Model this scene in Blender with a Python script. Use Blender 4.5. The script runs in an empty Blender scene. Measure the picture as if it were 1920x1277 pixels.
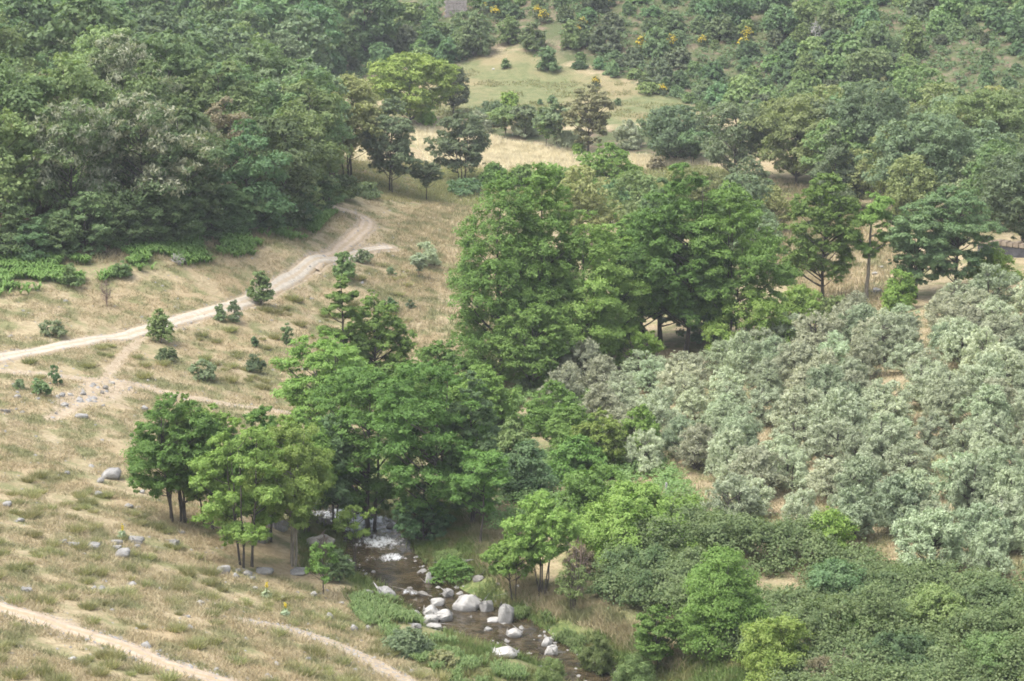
import bpy, bmesh, math, random
import numpy as np
from mathutils import Vector, Matrix

# ------------------------------------------------------------------ camera, light
SC = bpy.context.scene
COL = SC.collection
W0, H0 = 1920.0, 1277.0
FPX = 4158.0                      # focal length in photo pixels
CAMZ = 37.0
PITCH = math.radians(12.0)
cam_d = bpy.data.cameras.new("camera")
cam_d.sensor_fit = 'HORIZONTAL'
cam_d.sensor_width = 36.0
cam_d.lens = 36.0 * FPX / W0
cam_d.clip_start = 0.5
cam_d.clip_end = 5000
cam = bpy.data.objects.new("camera", cam_d)
COL.objects.link(cam)
cam.location = (0, 0, CAMZ)
cam.rotation_euler = (math.radians(90) - PITCH, 0, 0)
SC.camera = cam

SUN_EL, SUN_AZ = math.radians(64), math.radians(-118)   # azimuth measured from +y to the right
world = bpy.data.worlds.new("World")
SC.world = world
world.use_nodes = True
wn = world.node_tree
sky = wn.nodes.new("ShaderNodeTexSky")
sky.sky_type = 'NISHITA'
sky.sun_disc = False
sky.sun_elevation = SUN_EL
sky.sun_rotation = SUN_AZ
sky.air_density = 1.0
sky.dust_density = 5.0
sky.ozone_density = 1.0
hsv = wn.nodes.new("ShaderNodeHueSaturation")
hsv.inputs['Saturation'].default_value = 0.45
wn.links.new(sky.outputs[0], hsv.inputs['Color'])
wn.links.new(hsv.outputs[0], wn.nodes['Background'].inputs['Color'])
wn.nodes['Background'].inputs['Strength'].default_value = 0.15
sun_d = bpy.data.lights.new("sun", 'SUN')
sun_d.energy = 1.15
sun_d.angle = math.radians(38)
sun_d.color = (1.0, 0.95, 0.86)
sun = bpy.data.objects.new("sun", sun_d)
COL.objects.link(sun)
sdir = Vector((math.sin(SUN_AZ) * math.cos(SUN_EL), math.cos(SUN_AZ) * math.cos(SUN_EL), math.sin(SUN_EL)))
sun.rotation_euler = sdir.to_track_quat('Z', 'Y').to_euler()
sun.location = (0, 100, 150)
SC.view_settings.view_transform = 'Standard'
SC.view_settings.look = 'None'
SC.view_settings.gamma = 1.0
SC.view_settings.exposure = 1.25
SC.render.engine = 'CYCLES'
SC.cycles.max_bounces = 8
SC.cycles.diffuse_bounces = 5
SC.cycles.glossy_bounces = 2
SC.cycles.transmission_bounces = 6
SC.cycles.volume_bounces = 0
SC.cycles.filter_width = 1.8
SC.cycles.use_denoising = True
SC.cycles.denoiser = 'OPENIMAGEDENOISE'
SC.cycles.denoising_input_passes = 'RGB_ALBEDO_NORMAL'
SC.cycles.denoising_prefilter = 'NONE'
HAZE_DENSITY = 0.00023

# ------------------------------------------------------------------ helpers
RNG = np.random.default_rng(7)
SA, CA = math.sin(PITCH), math.cos(PITCH)


def ray(px, py):
    u = (px - W0 / 2) / FPX
    v = (H0 / 2 - py) / FPX
    return u, CA + v * SA, -SA + v * CA


def project(x, y, z):
    zz = z - CAMZ
    d = y * CA - zz * SA
    up = y * SA + zz * CA
    return W0 / 2 + FPX * x / d, H0 / 2 - FPX * up / d


def vnoise(x, y, seed=0):
    """smooth value noise in [-1,1] on arrays"""
    xi = np.floor(x).astype(np.int64); yi = np.floor(y).astype(np.int64)
    fx = x - xi; fy = y - yi
    fx = fx * fx * (3 - 2 * fx); fy = fy * fy * (3 - 2 * fy)

    def hsh(a, b):
        n = (a * 374761393 + b * 668265263 + seed * 69069) & 0x7fffffff
        n = ((n ^ (n >> 13)) * 1274126177) & 0x7fffffff
        return ((n ^ (n >> 16)) & 0xffff) / 32767.5 - 1.0
    a = hsh(xi, yi); b = hsh(xi + 1, yi); c = hsh(xi, yi + 1); d = hsh(xi + 1, yi + 1)
    return (a * (1 - fx) + b * fx) * (1 - fy) + (c * (1 - fx) + d * fx) * fy


# ------------------------------------------------------------------ terrain height field
CTRL = [  # photo pixel and estimated elevation
    (0, 1277, 7.0), (400, 1277, 4.6), (800, 1277, 1.6), (1100, 1277, -0.1), (1500, 1277, 0.8), (1920, 1277, 2.2),
    (0, 1120, 6.0), (300, 1150, 4.4), (600, 1200, 2.0), (400, 1000, 2.6), (600, 1100, 0.7), (830, 1230, 0.5), (700, 1150, 0.7),
    (1000, 1090, 0.5), (1100, 1150, 0.5), (1250, 1230, 0.7), (900, 1000, 1.0), (1050, 990, 1.0),
    (0, 900, 5.0), (300, 900, 3.0), (150, 980, 4.4), (0, 700, 5.6), (300, 700, 4.0), (250, 620, 5.0), (0, 660, 6.0), (150, 780, 4.6),
    (500, 540, 4.6), (620, 485, 4.5), (700, 460, 4.5), (650, 400, 5.6), (500, 700, 2.5), (700, 600, 2.0), (780, 500, 3.0),
    (945, 715, 0.8), (820, 700, 0.6), (560, 830, 1.4), (700, 880, 0.7), (200, 545, 6.8), (0, 545, 7.4), (300, 480, 7.9), (0, 500, 8.4), (540, 452, 7.0), (620, 405, 6.6),
    (850, 260, 3.8), (1000, 300, 3.2), (1300, 310, 3.6), (800, 370, 3.2), (900, 345, 3.2), (1450, 330, 4.0), (1480, 370, 3.0),
    (1640, 480, 3.2), (1640, 560, 2.6), (1890, 465, 4.2), (1150, 430, 2.6),
    (1060, 700, 0.9), (1300, 900, 1.3), (1700, 1000, 2.2), (1920, 1000, 2.6), (1920, 580, 4.2), (1500, 620, 2.2), (1300, 680, 1.4),
    (1500, 800, 2.0), (1800, 800, 3.0), (1250, 1060, 1.2), (1500, 1130, 1.2),
    (1000, 240, 4.9), (1000, 130, 9.0), (1300, 215, 5.4), (900, 60, 13.0), (860, 0, 17.0), (700, 150, 7.8), (700, 60, 11.5), (600, 190, 6.5),
    (1400, 0, 17.5), (1400, 190, 6.0), (1400, 100, 11.0), (1800, 0, 18.5), (1800, 100, 13.0), (1800, 200, 8.0), (1150, 60, 13.5), (1150, 0, 17.5),
]
CTRLW = [  # photo column, distance, elevation (hidden ground and surroundings)
    (100, 190, 10.5), (100, 220, 12.0), (300, 190, 9.8), (300, 220, 11.2), (450, 205, 9.5), (450, 235, 9.5), (520, 256, 8.2),
    (100, 270, 11.0), (300, 270, 9.0), (100, 330, 10.0), (400, 340, 10.0), (100, 380, 14), (450, 400, 17), (-400, 170, 9), (-400, 240, 14), (-300, 110, 7),
    (100, 480, 50), (500, 480, 50), (960, 470, 46), (1400, 460, 48), (1900, 440, 50), (2600, 400, 40), (-600, 480, 55),
    (2500, 110, 4), (2500, 200, 7), (2600, 300, 14), (-300, 60, 11), (960, 60, 3), (2400, 60, 6), (100, 900, 150), (1900, 900, 150), (-900, 900, 160), (3000, 900, 150),
]
_p = []
for px, py, z in CTRL:
    a, b, c = ray(px, py)
    t = (z - CAMZ) / c
    _p.append((a * t, b * t, z))
for px, Y, z in CTRLW:
    _p.append(((px - 960) / FPX * Y * 1.02, Y, z))
_p = np.array(_p)
CX = _p[:, :2] / 100.0


def _tps(r2):
    return 0.5 * r2 * np.log(r2 + 1e-9)


_n = len(CX)
_K = _tps(((CX[:, None, :] - CX[None]) ** 2).sum(-1)) + np.eye(_n) * 0.002
_P = np.hstack([np.ones((_n, 1)), CX])
_A = np.block([[_K, _P], [_P.T, np.zeros((3, 3))]])
_sol = np.linalg.solve(_A, np.concatenate([_p[:, 2], np.zeros(3)]))
TW, TA = _sol[:_n], _sol[_n:]


def base_h(x, y):
    x = np.atleast_1d(np.asarray(x, float)); y = np.atleast_1d(np.asarray(y, float))
    out = np.empty(x.shape)
    xf, yf, of = x.ravel() / 100, y.ravel() / 100, out.ravel()
    for s in range(0, len(xf), 20000):
        xx, yy = xf[s:s + 20000], yf[s:s + 20000]
        r2 = (xx[:, None] - CX[None, :, 0]) ** 2 + (yy[:, None] - CX[None, :, 1]) ** 2
        of[s:s + 20000] = _tps(r2) @ TW + TA[0] + TA[1] * xx + TA[2] * yy
    of += 0.22 * vnoise(x.ravel() / 7.0, y.ravel() / 7.0, 1) + 0.09 * vnoise(x.ravel() / 2.3, y.ravel() / 2.3, 2)
    return of.reshape(x.shape)


# stream: photo pixels on the water, level of the water there, half width in metres
STREAM_PX = [(1180, 1300, -0.75, 1.2), (1085, 1248, -0.6, 1.15), (1010, 1215, -0.5, 1.25), (940, 1182, -0.42, 2.0), (870, 1152, -0.35, 2.0),
             (800, 1112, -0.25, 1.5), (745, 1072, -0.15, 1.9), (712, 1040, -0.1, 1.9), (700, 1005, -0.08, 1.5), (690, 984, -0.02, 1.5), (655, 972, 0.35, 1.6),
             (615, 950, 0.75, 1.5), (610, 915, 0.85, 1.4), (650, 870, 0.95, 1.3)]
_s = []
for px, py, z, hw in STREAM_PX:
    a, b, c = ray(px, py)
    t = (z - CAMZ) / c
    _s.append((a * t, b * t, z, hw))
_s = np.array(_s)


def catmull(P, n=12):
    P = np.asarray(P, float)
    Q = np.vstack([2 * P[0] - P[1], P, 2 * P[-1] - P[-2]])
    out = []
    for i in range(1, len(Q) - 2):
        t = np.linspace(0, 1, n, endpoint=False)[:, None]
        p0, p1, p2, p3 = Q[i - 1], Q[i], Q[i + 1], Q[i + 2]
        out.append(0.5 * ((2 * p1) + (-p0 + p2) * t + (2 * p0 - 5 * p1 + 4 * p2 - p3) * t * t + (-p0 + 3 * p1 - 3 * p2 + p3) * t ** 3))
    out.append(P[-1:])
    return np.vstack(out)


_s[:, 3] *= 0.8
STREAM = catmull(_s, 8)


def polydist(x, y, line):
    """distance to polyline and interpolated extra columns (nearest segment)"""
    x = np.asarray(x, float).ravel(); y = np.asarray(y, float).ravel()
    best = np.full(x.shape, 1e9); ext = np.zeros((len(x), line.shape[1] - 2)) if line.shape[1] > 2 else None
    x0, x1 = line[:, 0].min() - 40, line[:, 0].max() + 40
    y0, y1 = line[:, 1].min() - 40, line[:, 1].max() + 40
    sel = np.where((x > x0) & (x < x1) & (y > y0) & (y < y1))[0]
    xs, ys = x[sel], y[sel]
    b = best[sel]
    e = ext[sel] if ext is not None else None
    for i in range(len(line) - 1):
        ax, ay = line[i, :2]; dx, dy = line[i + 1, :2] - line[i, :2]
        L = dx * dx + dy * dy + 1e-12
        t = np.clip(((xs - ax) * dx + (ys - ay) * dy) / L, 0, 1)
        d = np.hypot(xs - ax - t * dx, ys - ay - t * dy)
        m = d < b
        b[m] = d[m]
        if e is not None:
            e[m] = line[i, 2:] + t[m, None] * (line[i + 1, 2:] - line[i, 2:])
    best[sel] = b
    if ext is not None:
        ext[sel] = e
    return best, ext


def hgt(x, y):
    x = np.atleast_1d(np.asarray(x, float)); y = np.atleast_1d(np.asarray(y, float))
    h = base_h(x, y)
    d, e = polydist(x, y, STREAM)
    d = d.reshape(h.shape); lv = e[:, 0].reshape(h.shape); hw = e[:, 1].reshape(h.shape)
    q = d - hw + 0.35 * vnoise(x / 1.7, y / 1.7, 5)
    bed = lv - 0.28 + np.clip(q, 0, None) * 0.42 + np.clip(q, -2, 0) * 0.08
    k = np.clip((d - hw - 3.5) / 3.0, 0, 1); k = k * k * (3 - 2 * k)
    near = (d < 20)
    low = np.minimum(np.maximum(h, lv + 0.05 + np.clip(q, 0, 3) * 0.1), bed)
    return np.where(near, low * (1 - k) + h * k, h)


def wet(x, y):
    h = hgt(x, y)
    d, e = polydist(x, y, STREAM)
    d = d.reshape(h.shape); lv = e[:, 0].reshape(h.shape); hw = e[:, 1].reshape(h.shape)
    return np.where(d < hw + 0.6, np.maximum(h, lv), h)


def G(px, py, hgt=hgt):
    """the point of the ground seen at a photo pixel"""
    a, b, c = ray(px, py)
    t = np.concatenate([np.linspace(60, 420, 900), np.linspace(421, 900, 200)])
    X, Y, Z = a * t, b * t, CAMZ + c * t
    below = np.where(Z < hgt(X, Y))[0]
    i = below[0] if len(below) else len(t) - 1
    if i > 0:
        t = np.linspace(t[i - 1], t[i], 12)
        X, Y, Z = a * t, b * t, CAMZ + c * t
        bl = np.where(Z < hgt(X, Y))[0]
        i = bl[0] if len(bl) else 11
        return np.array([X[i], Y[i], float(hgt(X[i], Y[i])[0])]), t[i]
    return np.array([X[i], Y[i], Z[i]]), t[i]


def inpoly(x, y, poly):
    x = np.asarray(x); y = np.asarray(y)
    r = np.zeros(x.shape, bool)
    n = len(poly)
    j = n - 1
    for i in range(n):
        xi, yi = poly[i]; xj, yj = poly[j]
        c = ((yi > y) != (yj > y)) & (x < (xj - xi) * (y - yi) / (yj - yi + 1e-12) + xi)
        r ^= c
        j = i
    return r


# ------------------------------------------------------------------ mesh building
def mesh_from(name, V, F, mats, attrs=None, smooth=False, fm=None):
    """V (n,3), F (m,k) quads or triangles; attrs {name: (domain, values)}"""
    me = bpy.data.meshes.new(name)
    V = np.ascontiguousarray(V, np.float32); F = np.ascontiguousarray(F, np.int32)
    m, k = F.shape
    me.vertices.add(len(V)); me.vertices.foreach_set("co", V.ravel())
    me.loops.add(m * k); me.loops.foreach_set("vertex_index", F.ravel())
    me.polygons.add(m)
    me.polygons.foreach_set("loop_start", np.arange(0, m * k, k, dtype=np.int32))
    me.polygons.foreach_set("loop_total", np.full(m, k, np.int32))
    for mt in (mats if isinstance(mats, (list, tuple)) else [mats]):
        me.materials.append(mt)
    if fm is not None:
        me.polygons.foreach_set("material_index", np.ascontiguousarray(fm, np.int32))
    me.update(calc_edges=True)
    if smooth:
        me.polygons.foreach_set("use_smooth", np.ones(m, bool))
    for an, (dom, val) in (attrs or {}).items():
        at = me.attributes.new(an, 'FLOAT', dom)
        at.data.foreach_set("value", np.ascontiguousarray(val, np.float32))
    me.validate()
    return me


def link(name, data, parent=None):
    o = bpy.data.objects.new(name, data)
    COL.objects.link(o)
    if parent is not None:
        o.parent = parent
    return o


def tag(o, label=None, cat=None, group=None, kind=None):
    for k, v in (("label", label), ("category", cat), ("group", group), ("kind", kind)):
        if v:
            o[k] = v
    return o


# ------------------------------------------------------------------ materials
def new_mat(name):
    m = bpy.data.materials.new(name)
    m.use_nodes = True
    nt = m.node_tree
    nt.nodes.clear()
    return m, nt


class N:
    """small node helper"""
    def __init__(s, nt):
        s.nt = nt

    def n(s, t, **kw):
        nd = s.nt.nodes.new(t)
        for k, v in kw.items():
            setattr(nd, k, v)
        return nd

    def set(s, sock, v):
        if isinstance(v, bpy.types.NodeSocket):
            s.nt.links.new(v, sock)
        elif isinstance(v, (tuple, list)) and len(v) == 3 and sock.type == 'RGBA':
            sock.default_value = (*v, 1)
        else:
            sock.default_value = v

    def mix(s, f, a, b, mode='MIX'):
        nd = s.n('ShaderNodeMix', data_type='RGBA', blend_type=mode)
        s.set(nd.inputs[0], f); s.set(nd.inputs[6], a); s.set(nd.inputs[7], b)
        return nd.outputs[2]

    def math(s, op, a, b=0.0, c=0.0, clamp=False):
        nd = s.n('ShaderNodeMath', operation=op, use_clamp=clamp)
        s.set(nd.inputs[0], a); s.set(nd.inputs[1], b)
        if len(nd.inputs) > 2:
            s.set(nd.inputs[2], c)
        return nd.outputs[0]

    def noise(s, vec, scale, detail=3, rough=0.55, out=0):
        nd = s.n('ShaderNodeTexNoise')
        s.set(nd.inputs['Vector'], vec)
        nd.inputs['Scale'].default_value = scale
        nd.inputs['Detail'].default_value = detail
        nd.inputs['Roughness'].default_value = rough
        return nd.outputs[out]

    def ramp(s, f, lo, hi):
        nd = s.n('ShaderNodeMapRange', interpolation_type='SMOOTHSTEP')
        s.set(nd.inputs[0], f); nd.inputs[1].default_value = lo; nd.inputs[2].default_value = hi
        return nd.outputs[0]

    def attr(s, name):
        return s.n('ShaderNodeAttribute', attribute_name=name).outputs['Fac']

    def pos(s):
        return s.n('ShaderNodeNewGeometry').outputs['Position']

    def out(s, sh):
        o = s.n('ShaderNodeOutputMaterial')
        s.nt.links.new(sh, o.inputs['Surface'])


LEAFK = 2.0


def leaf_mat(name, a, b, trans=0.36, rough=0.55, vary=0.22, hue=0.02, k=None):
    m, nt = new_mat(name)
    q = N(nt)
    t = q.attr('tint')
    k = k or LEAFK
    a = tuple(min(v * k, 0.8) for v in a); b = tuple(min(v * k, 0.8) for v in b)
    col = q.mix(t, a, b)
    oi = q.n('ShaderNodeObjectInfo').outputs['Random']
    h = q.n('ShaderNodeHueSaturation')
    q.set(h.inputs['Hue'], q.math('MULTIPLY_ADD', oi, hue * 2, 0.5 - hue))
    r2 = q.math('FRACT', q.math('MULTIPLY', oi, 17.31))
    q.set(h.inputs['Value'], q.math('MULTIPLY_ADD', r2, vary * 2, 1 - vary))
    h.inputs['Saturation'].default_value = 0.96
    q.set(h.inputs['Color'], col)
    pb = q.n('ShaderNodeBsdfPrincipled')
    q.set(pb.inputs['Base Color'], h.outputs[0])
    pb.inputs['Roughness'].default_value = rough
    pb.inputs['Specular IOR Level'].default_value = 0.2
    tr = q.n('ShaderNodeBsdfTranslucent')
    tc = q.mix(1.0, h.outputs[0], (1.15, 1.2, 0.7), 'MULTIPLY')
    q.set(tr.inputs['Color'], tc)
    ms = q.n('ShaderNodeMixShader')
    ms.inputs[0].default_value = trans
    nt.links.new(pb.outputs[0], ms.inputs[1]); nt.links.new(tr.outputs[0], ms.inputs[2])
    q.out(ms.outputs[0])
    return m


def bark_mat(name, a, b):
    m, nt = new_mat(name)
    q = N(nt)
    p = q.n('ShaderNodeTexCoord').outputs['Object']
    mp = q.n('ShaderNodeMapping'); mp.inputs['Scale'].default_value = (1, 1, 0.25)
    nt.links.new(p, mp.inputs[0])
    f = q.ramp(q.noise(mp.outputs[0], 9, 4), 0.3, 0.7)
    pb = q.n('ShaderNodeBsdfPrincipled')
    q.set(pb.inputs['Base Color'], q.mix(f, a, b))
    pb.inputs['Roughness'].default_value = 0.9
    q.out(pb.outputs[0])
    return m


M = {}
M['alder'] = leaf_mat('alder_leaf', (0.054, 0.102, 0.022), (0.112, 0.178, 0.046), vary=0.14, hue=0.012)
M['alder_light'] = leaf_mat('alder_light_leaf', (0.080, 0.142, 0.028), (0.145, 0.215, 0.058), vary=0.14, hue=0.012)
M['yellow_green'] = leaf_mat('yellow_green_leaf', (0.088, 0.138, 0.028), (0.160, 0.205, 0.056), vary=0.12, hue=0.010)
M['bright'] = leaf_mat('bright_leaf', (0.085, 0.150, 0.028), (0.155, 0.225, 0.052), vary=0.12, hue=0.010)
M['blue_green'] = leaf_mat('blue_green_leaf', (0.052, 0.095, 0.042), (0.100, 0.150, 0.068))
M['forest'] = leaf_mat('forest_leaf', (0.047, 0.080, 0.034), (0.104, 0.146, 0.063), hue=0.018, vary=0.3)
M['forest_light'] = leaf_mat('forest_light_leaf', (0.066, 0.106, 0.038), (0.132, 0.172, 0.072), hue=0.02, vary=0.26)
M['oak'] = leaf_mat('oak_leaf', (0.070, 0.100, 0.052), (0.130, 0.160, 0.090), hue=0.025)
M['oak_yellow'] = leaf_mat('oak_yellow_leaf', (0.105, 0.125, 0.050), (0.180, 0.195, 0.085))
M['brownish'] = leaf_mat('brownish_leaf', (0.098, 0.104, 0.052), (0.165, 0.160, 0.090), hue=0.008, vary=0.1)
M['dry_leaf'] = leaf_mat('dry_leaf', (0.200, 0.175, 0.105), (0.350, 0.315, 0.205), hue=0.004, vary=0.1, k=1.0)
M['olive'] = leaf_mat('olive_leaf', (0.172, 0.200, 0.122), (0.355, 0.398, 0.275), trans=0.2, rough=0.45, vary=0.26, hue=0.012, k=1.48)
M['olive_warm'] = leaf_mat('olive_warm_leaf', (0.185, 0.197, 0.125), (0.362, 0.382, 0.268), trans=0.2, rough=0.45, vary=0.24, hue=0.012, k=1.44)
M['olive_green'] = leaf_mat('olive_green_leaf', (0.152, 0.197, 0.112), (0.312, 0.368, 0.242), trans=0.2, rough=0.45, vary=0.24, hue=0.015, k=1.44)
M['bramble'] = leaf_mat('bramble_leaf', (0.036, 0.068, 0.026), (0.118, 0.160, 0.072), vary=0.2)
M['scrub'] = leaf_mat('scrub_leaf', (0.052, 0.088, 0.040), (0.108, 0.148, 0.068), vary=0.28, hue=0.03)
M['scrub_light'] = leaf_mat('scrub_light_leaf', (0.075, 0.120, 0.040), (0.140, 0.185, 0.075), vary=0.2, hue=0.02)
M['dark_shrub'] = leaf_mat('dark_shrub_leaf', (0.050, 0.070, 0.040), (0.095, 0.115, 0.065))
M['blossom'] = leaf_mat('chestnut_blossom', (0.26, 0.30, 0.20), (0.46, 0.47, 0.36), k=1.0)
M['broom'] = leaf_mat('broom_blossom', (0.60, 0.46, 0.03), (0.80, 0.65, 0.06), vary=0.08, hue=0.004, k=1.0)
M['pink_leaf'] = leaf_mat('autumn_leaf', (0.22, 0.16, 0.05), (0.35, 0.27, 0.09), k=1.0)
M['fern'] = leaf_mat('fern_frond', (0.070, 0.150, 0.038), (0.130, 0.230, 0.070))
M['herb'] = leaf_mat('herb_leaf', (0.085, 0.130, 0.040), (0.165, 0.205, 0.080), k=1.3)
M['tussock'] = leaf_mat('tussock_blade', (0.095, 0.105, 0.048), (0.200, 0.190, 0.098), vary=0.2)
M['bark'] = bark_mat('alder_bark', (0.045, 0.040, 0.034), (0.115, 0.100, 0.085))
M['bark_pale'] = bark_mat('pale_bark', (0.16, 0.14, 0.11), (0.30, 0.27, 0.22))
M['deadwood'] = bark_mat('dead_wood', (0.26, 0.25, 0.24), (0.44, 0.42, 0.40))
M['twig'] = bark_mat('brown_twig', (0.14, 0.10, 0.08), (0.27, 0.21, 0.17))


def ground_mat():
    m, nt = new_mat('ground')
    q = N(nt)
    p = q.pos()
    n1 = q.noise(p, 0.11, 5)
    n2 = q.noise(p, 0.55, 4)
    n3 = q.noise(p, 3.0, 4, 0.65)
    n4 = q.noise(p, 11.0, 2)
    straw = q.mix(q.ramp(n3, 0.3, 0.7), (0.29, 0.235, 0.145), (0.42, 0.355, 0.23))
    straw = q.mix(q.math('MULTIPLY', q.ramp(n1, 0.45, 0.7), 0.5), straw, (0.37, 0.28, 0.165))
    green = q.mix(q.ramp(n4, 0.3, 0.7), (0.13, 0.15, 0.06), (0.24, 0.24, 0.12))
    col = q.mix(q.math('MULTIPLY', q.ramp(n2, 0.44, 0.64), 0.85), straw, green)
    dirt = q.mix(q.ramp(n3, 0.3, 0.7), (0.33, 0.265, 0.185), (0.45, 0.375, 0.275))

    def blend(col, att, other, k=0.5, nn=n2):
        f = q.math('ADD', q.attr(att), q.math('MULTIPLY', q.math('SUBTRACT', nn, 0.5), k))
        return q.mix(q.ramp(f, 0.3, 0.7), col, other)
    col = q.mix(q.math('MULTIPLY', q.ramp(q.noise(p, 0.35, 5, 0.65), 0.56, 0.68), 0.55), col, dirt)
    field = q.mix(q.ramp(n3, 0.3, 0.7), (0.55, 0.50, 0.34), (0.70, 0.64, 0.47))
    col = blend(col, 'm_field', field)
    mead = q.mix(q.ramp(q.noise(p, 0.9, 5, 0.7), 0.35, 0.65), (0.135, 0.160, 0.070), (0.205, 0.210, 0.105))
    mead = q.mix(q.math('MULTIPLY', q.ramp(n1, 0.45, 0.65), 0.6), mead, (0.32, 0.25, 0.15))
    col = blend(col, 'm_meadow', mead)
    hill = q.mix(q.ramp(n2, 0.32, 0.56), (0.19, 0.15, 0.105), (0.095, 0.115, 0.052))
    col = blend(col, 'm_hill', hill)
    ff = q.mix(q.ramp(n2, 0.4, 0.65), (0.095, 0.070, 0.048), (0.060, 0.065, 0.032))
    col = blend(col, 'm_forest', ff)
    bank = q.mix(q.ramp(n3, 0.35, 0.65), (0.085, 0.13, 0.04), (0.19, 0.21, 0.085))
    col = blend(col, 'm_green', bank, 0.9, n3)
    col = blend(col, 'm_dirt', dirt, 0.7, n3)
    bed = q.mix(q.ramp(n3, 0.4, 0.6), (0.10, 0.075, 0.045), (0.20, 0.155, 0.10))
    col = blend(col, 'm_bed', bed, 0.2)
    pb = q.n('ShaderNodeBsdfPrincipled')
    q.set(pb.inputs['Base Color'], col)
    pb.inputs['Roughness'].default_value = 0.95
    pb.inputs['Specular IOR Level'].default_value = 0.1
    bp = q.n('ShaderNodeBump')
    bp.inputs['Strength'].default_value = 0.7; bp.inputs['Distance'].default_value = 0.25
    q.set(bp.inputs['Height'], q.math('ADD', n3, q.math('MULTIPLY', n4, 0.4)))
    nt.links.new(bp.outputs[0], pb.inputs['Normal'])
    q.out(pb.outputs[0])
    return m


def grass_mat(name, cols, green, gs=0.55):
    m, nt = new_mat(name)
    q = N(nt)
    p = q.pos()
    c = q.mix(q.attr('tint'), cols[0], cols[1])
    c = q.mix(q.math('MULTIPLY', q.ramp(q.noise(p, gs, 4), 0.44, 0.63), green[1]), c, green[0])
    c = q.mix(q.math('MULTIPLY', q.ramp(q.noise(p, 0.11, 5), 0.45, 0.7), 0.2), c, (0.40, 0.30, 0.17))
    pb = q.n('ShaderNodeBsdfPrincipled')
    q.set(pb.inputs['Base Color'], c)
    pb.inputs['Roughness'].default_value = 0.8
    pb.inputs['Specular IOR Level'].default_value = 0.2
    tr = q.n('ShaderNodeBsdfTranslucent')
    q.set(tr.inputs['Color'], c)
    ms = q.n('ShaderNodeMixShader'); ms.inputs[0].default_value = 0.3
    nt.links.new(pb.outputs[0], ms.inputs[1]); nt.links.new(tr.outputs[0], ms.inputs[2])
    q.out(ms.outputs[0])
    return m


def road_mat(name, a, b, edge):
    m, nt = new_mat(name)
    q = N(nt)
    p = q.pos()
    n3 = q.noise(p, 2.2, 5, 0.7)
    c = q.mix(q.ramp(n3, 0.3, 0.7), a, b)
    c = q.mix(q.math('MULTIPLY', q.ramp(q.noise(p, 14, 2), 0.62, 0.7), 0.4), c, (0.55, 0.52, 0.47))
    mid = q.math('SUBTRACT', 1.0, q.math('ADD', q.math('MULTIPLY', q.attr('edge'), 2.6), q.math('MULTIPLY', q.math('SUBTRACT', n3, 0.5), 1.4)))
    c = q.mix(q.math('MULTIPLY', q.ramp(mid, 0.15, 0.75), 0.55), c, edge)
    e = q.math('ADD', q.attr('edge'), q.math('MULTIPLY', q.math('SUBTRACT', n3, 0.5), 1.1))
    c = q.mix(q.ramp(e, 0.55, 1.0), c, edge)
    pb = q.n('ShaderNodeBsdfPrincipled')
    q.set(pb.inputs['Base Color'], c)
    pb.inputs['Roughness'].default_value = 0.95
    pb.inputs['Specular IOR Level'].default_value = 0.1
    bp = q.n('ShaderNodeBump'); bp.inputs['Strength'].default_value = 0.6; bp.inputs['Distance'].default_value = 0.1
    q.set(bp.inputs['Height'], q.noise(p, 6, 4))
    nt.links.new(bp.outputs[0], pb.inputs['Normal'])
    q.out(pb.outputs[0])
    return m


def rock_mat(name, a, b, c):
    m, nt = new_mat(name)
    q = N(nt)
    p = q.n('ShaderNodeTexCoord').outputs['Object']
    pp = q.n('ShaderNodeVectorMath', operation='ADD')
    oi = q.n('ShaderNodeObjectInfo')
    nt.links.new(p, pp.inputs[0]); nt.links.new(oi.outputs['Location'], pp.inputs[1])
    f = q.ramp(q.noise(pp.outputs[0], 2.6, 5, 0.7), 0.35, 0.68)
    col = q.mix(f, a, b)
    col = q.mix(q.math('MULTIPLY', q.ramp(q.noise(pp.outputs[0], 9, 3, 0.7), 0.55, 0.7), 0.55), col, c)
    pb = q.n('ShaderNodeBsdfPrincipled')
    q.set(pb.inputs['Base Color'], col)
    pb.inputs['Roughness'].default_value = 0.85
    bp = q.n('ShaderNodeBump'); bp.inputs['Strength'].default_value = 0.5; bp.inputs['Distance'].default_value = 0.08
    q.set(bp.inputs['Height'], q.noise(pp.outputs[0], 7, 5, 0.7))
    nt.links.new(bp.outputs[0], pb.inputs['Normal'])
    q.out(pb.outputs[0])
    return m


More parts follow.
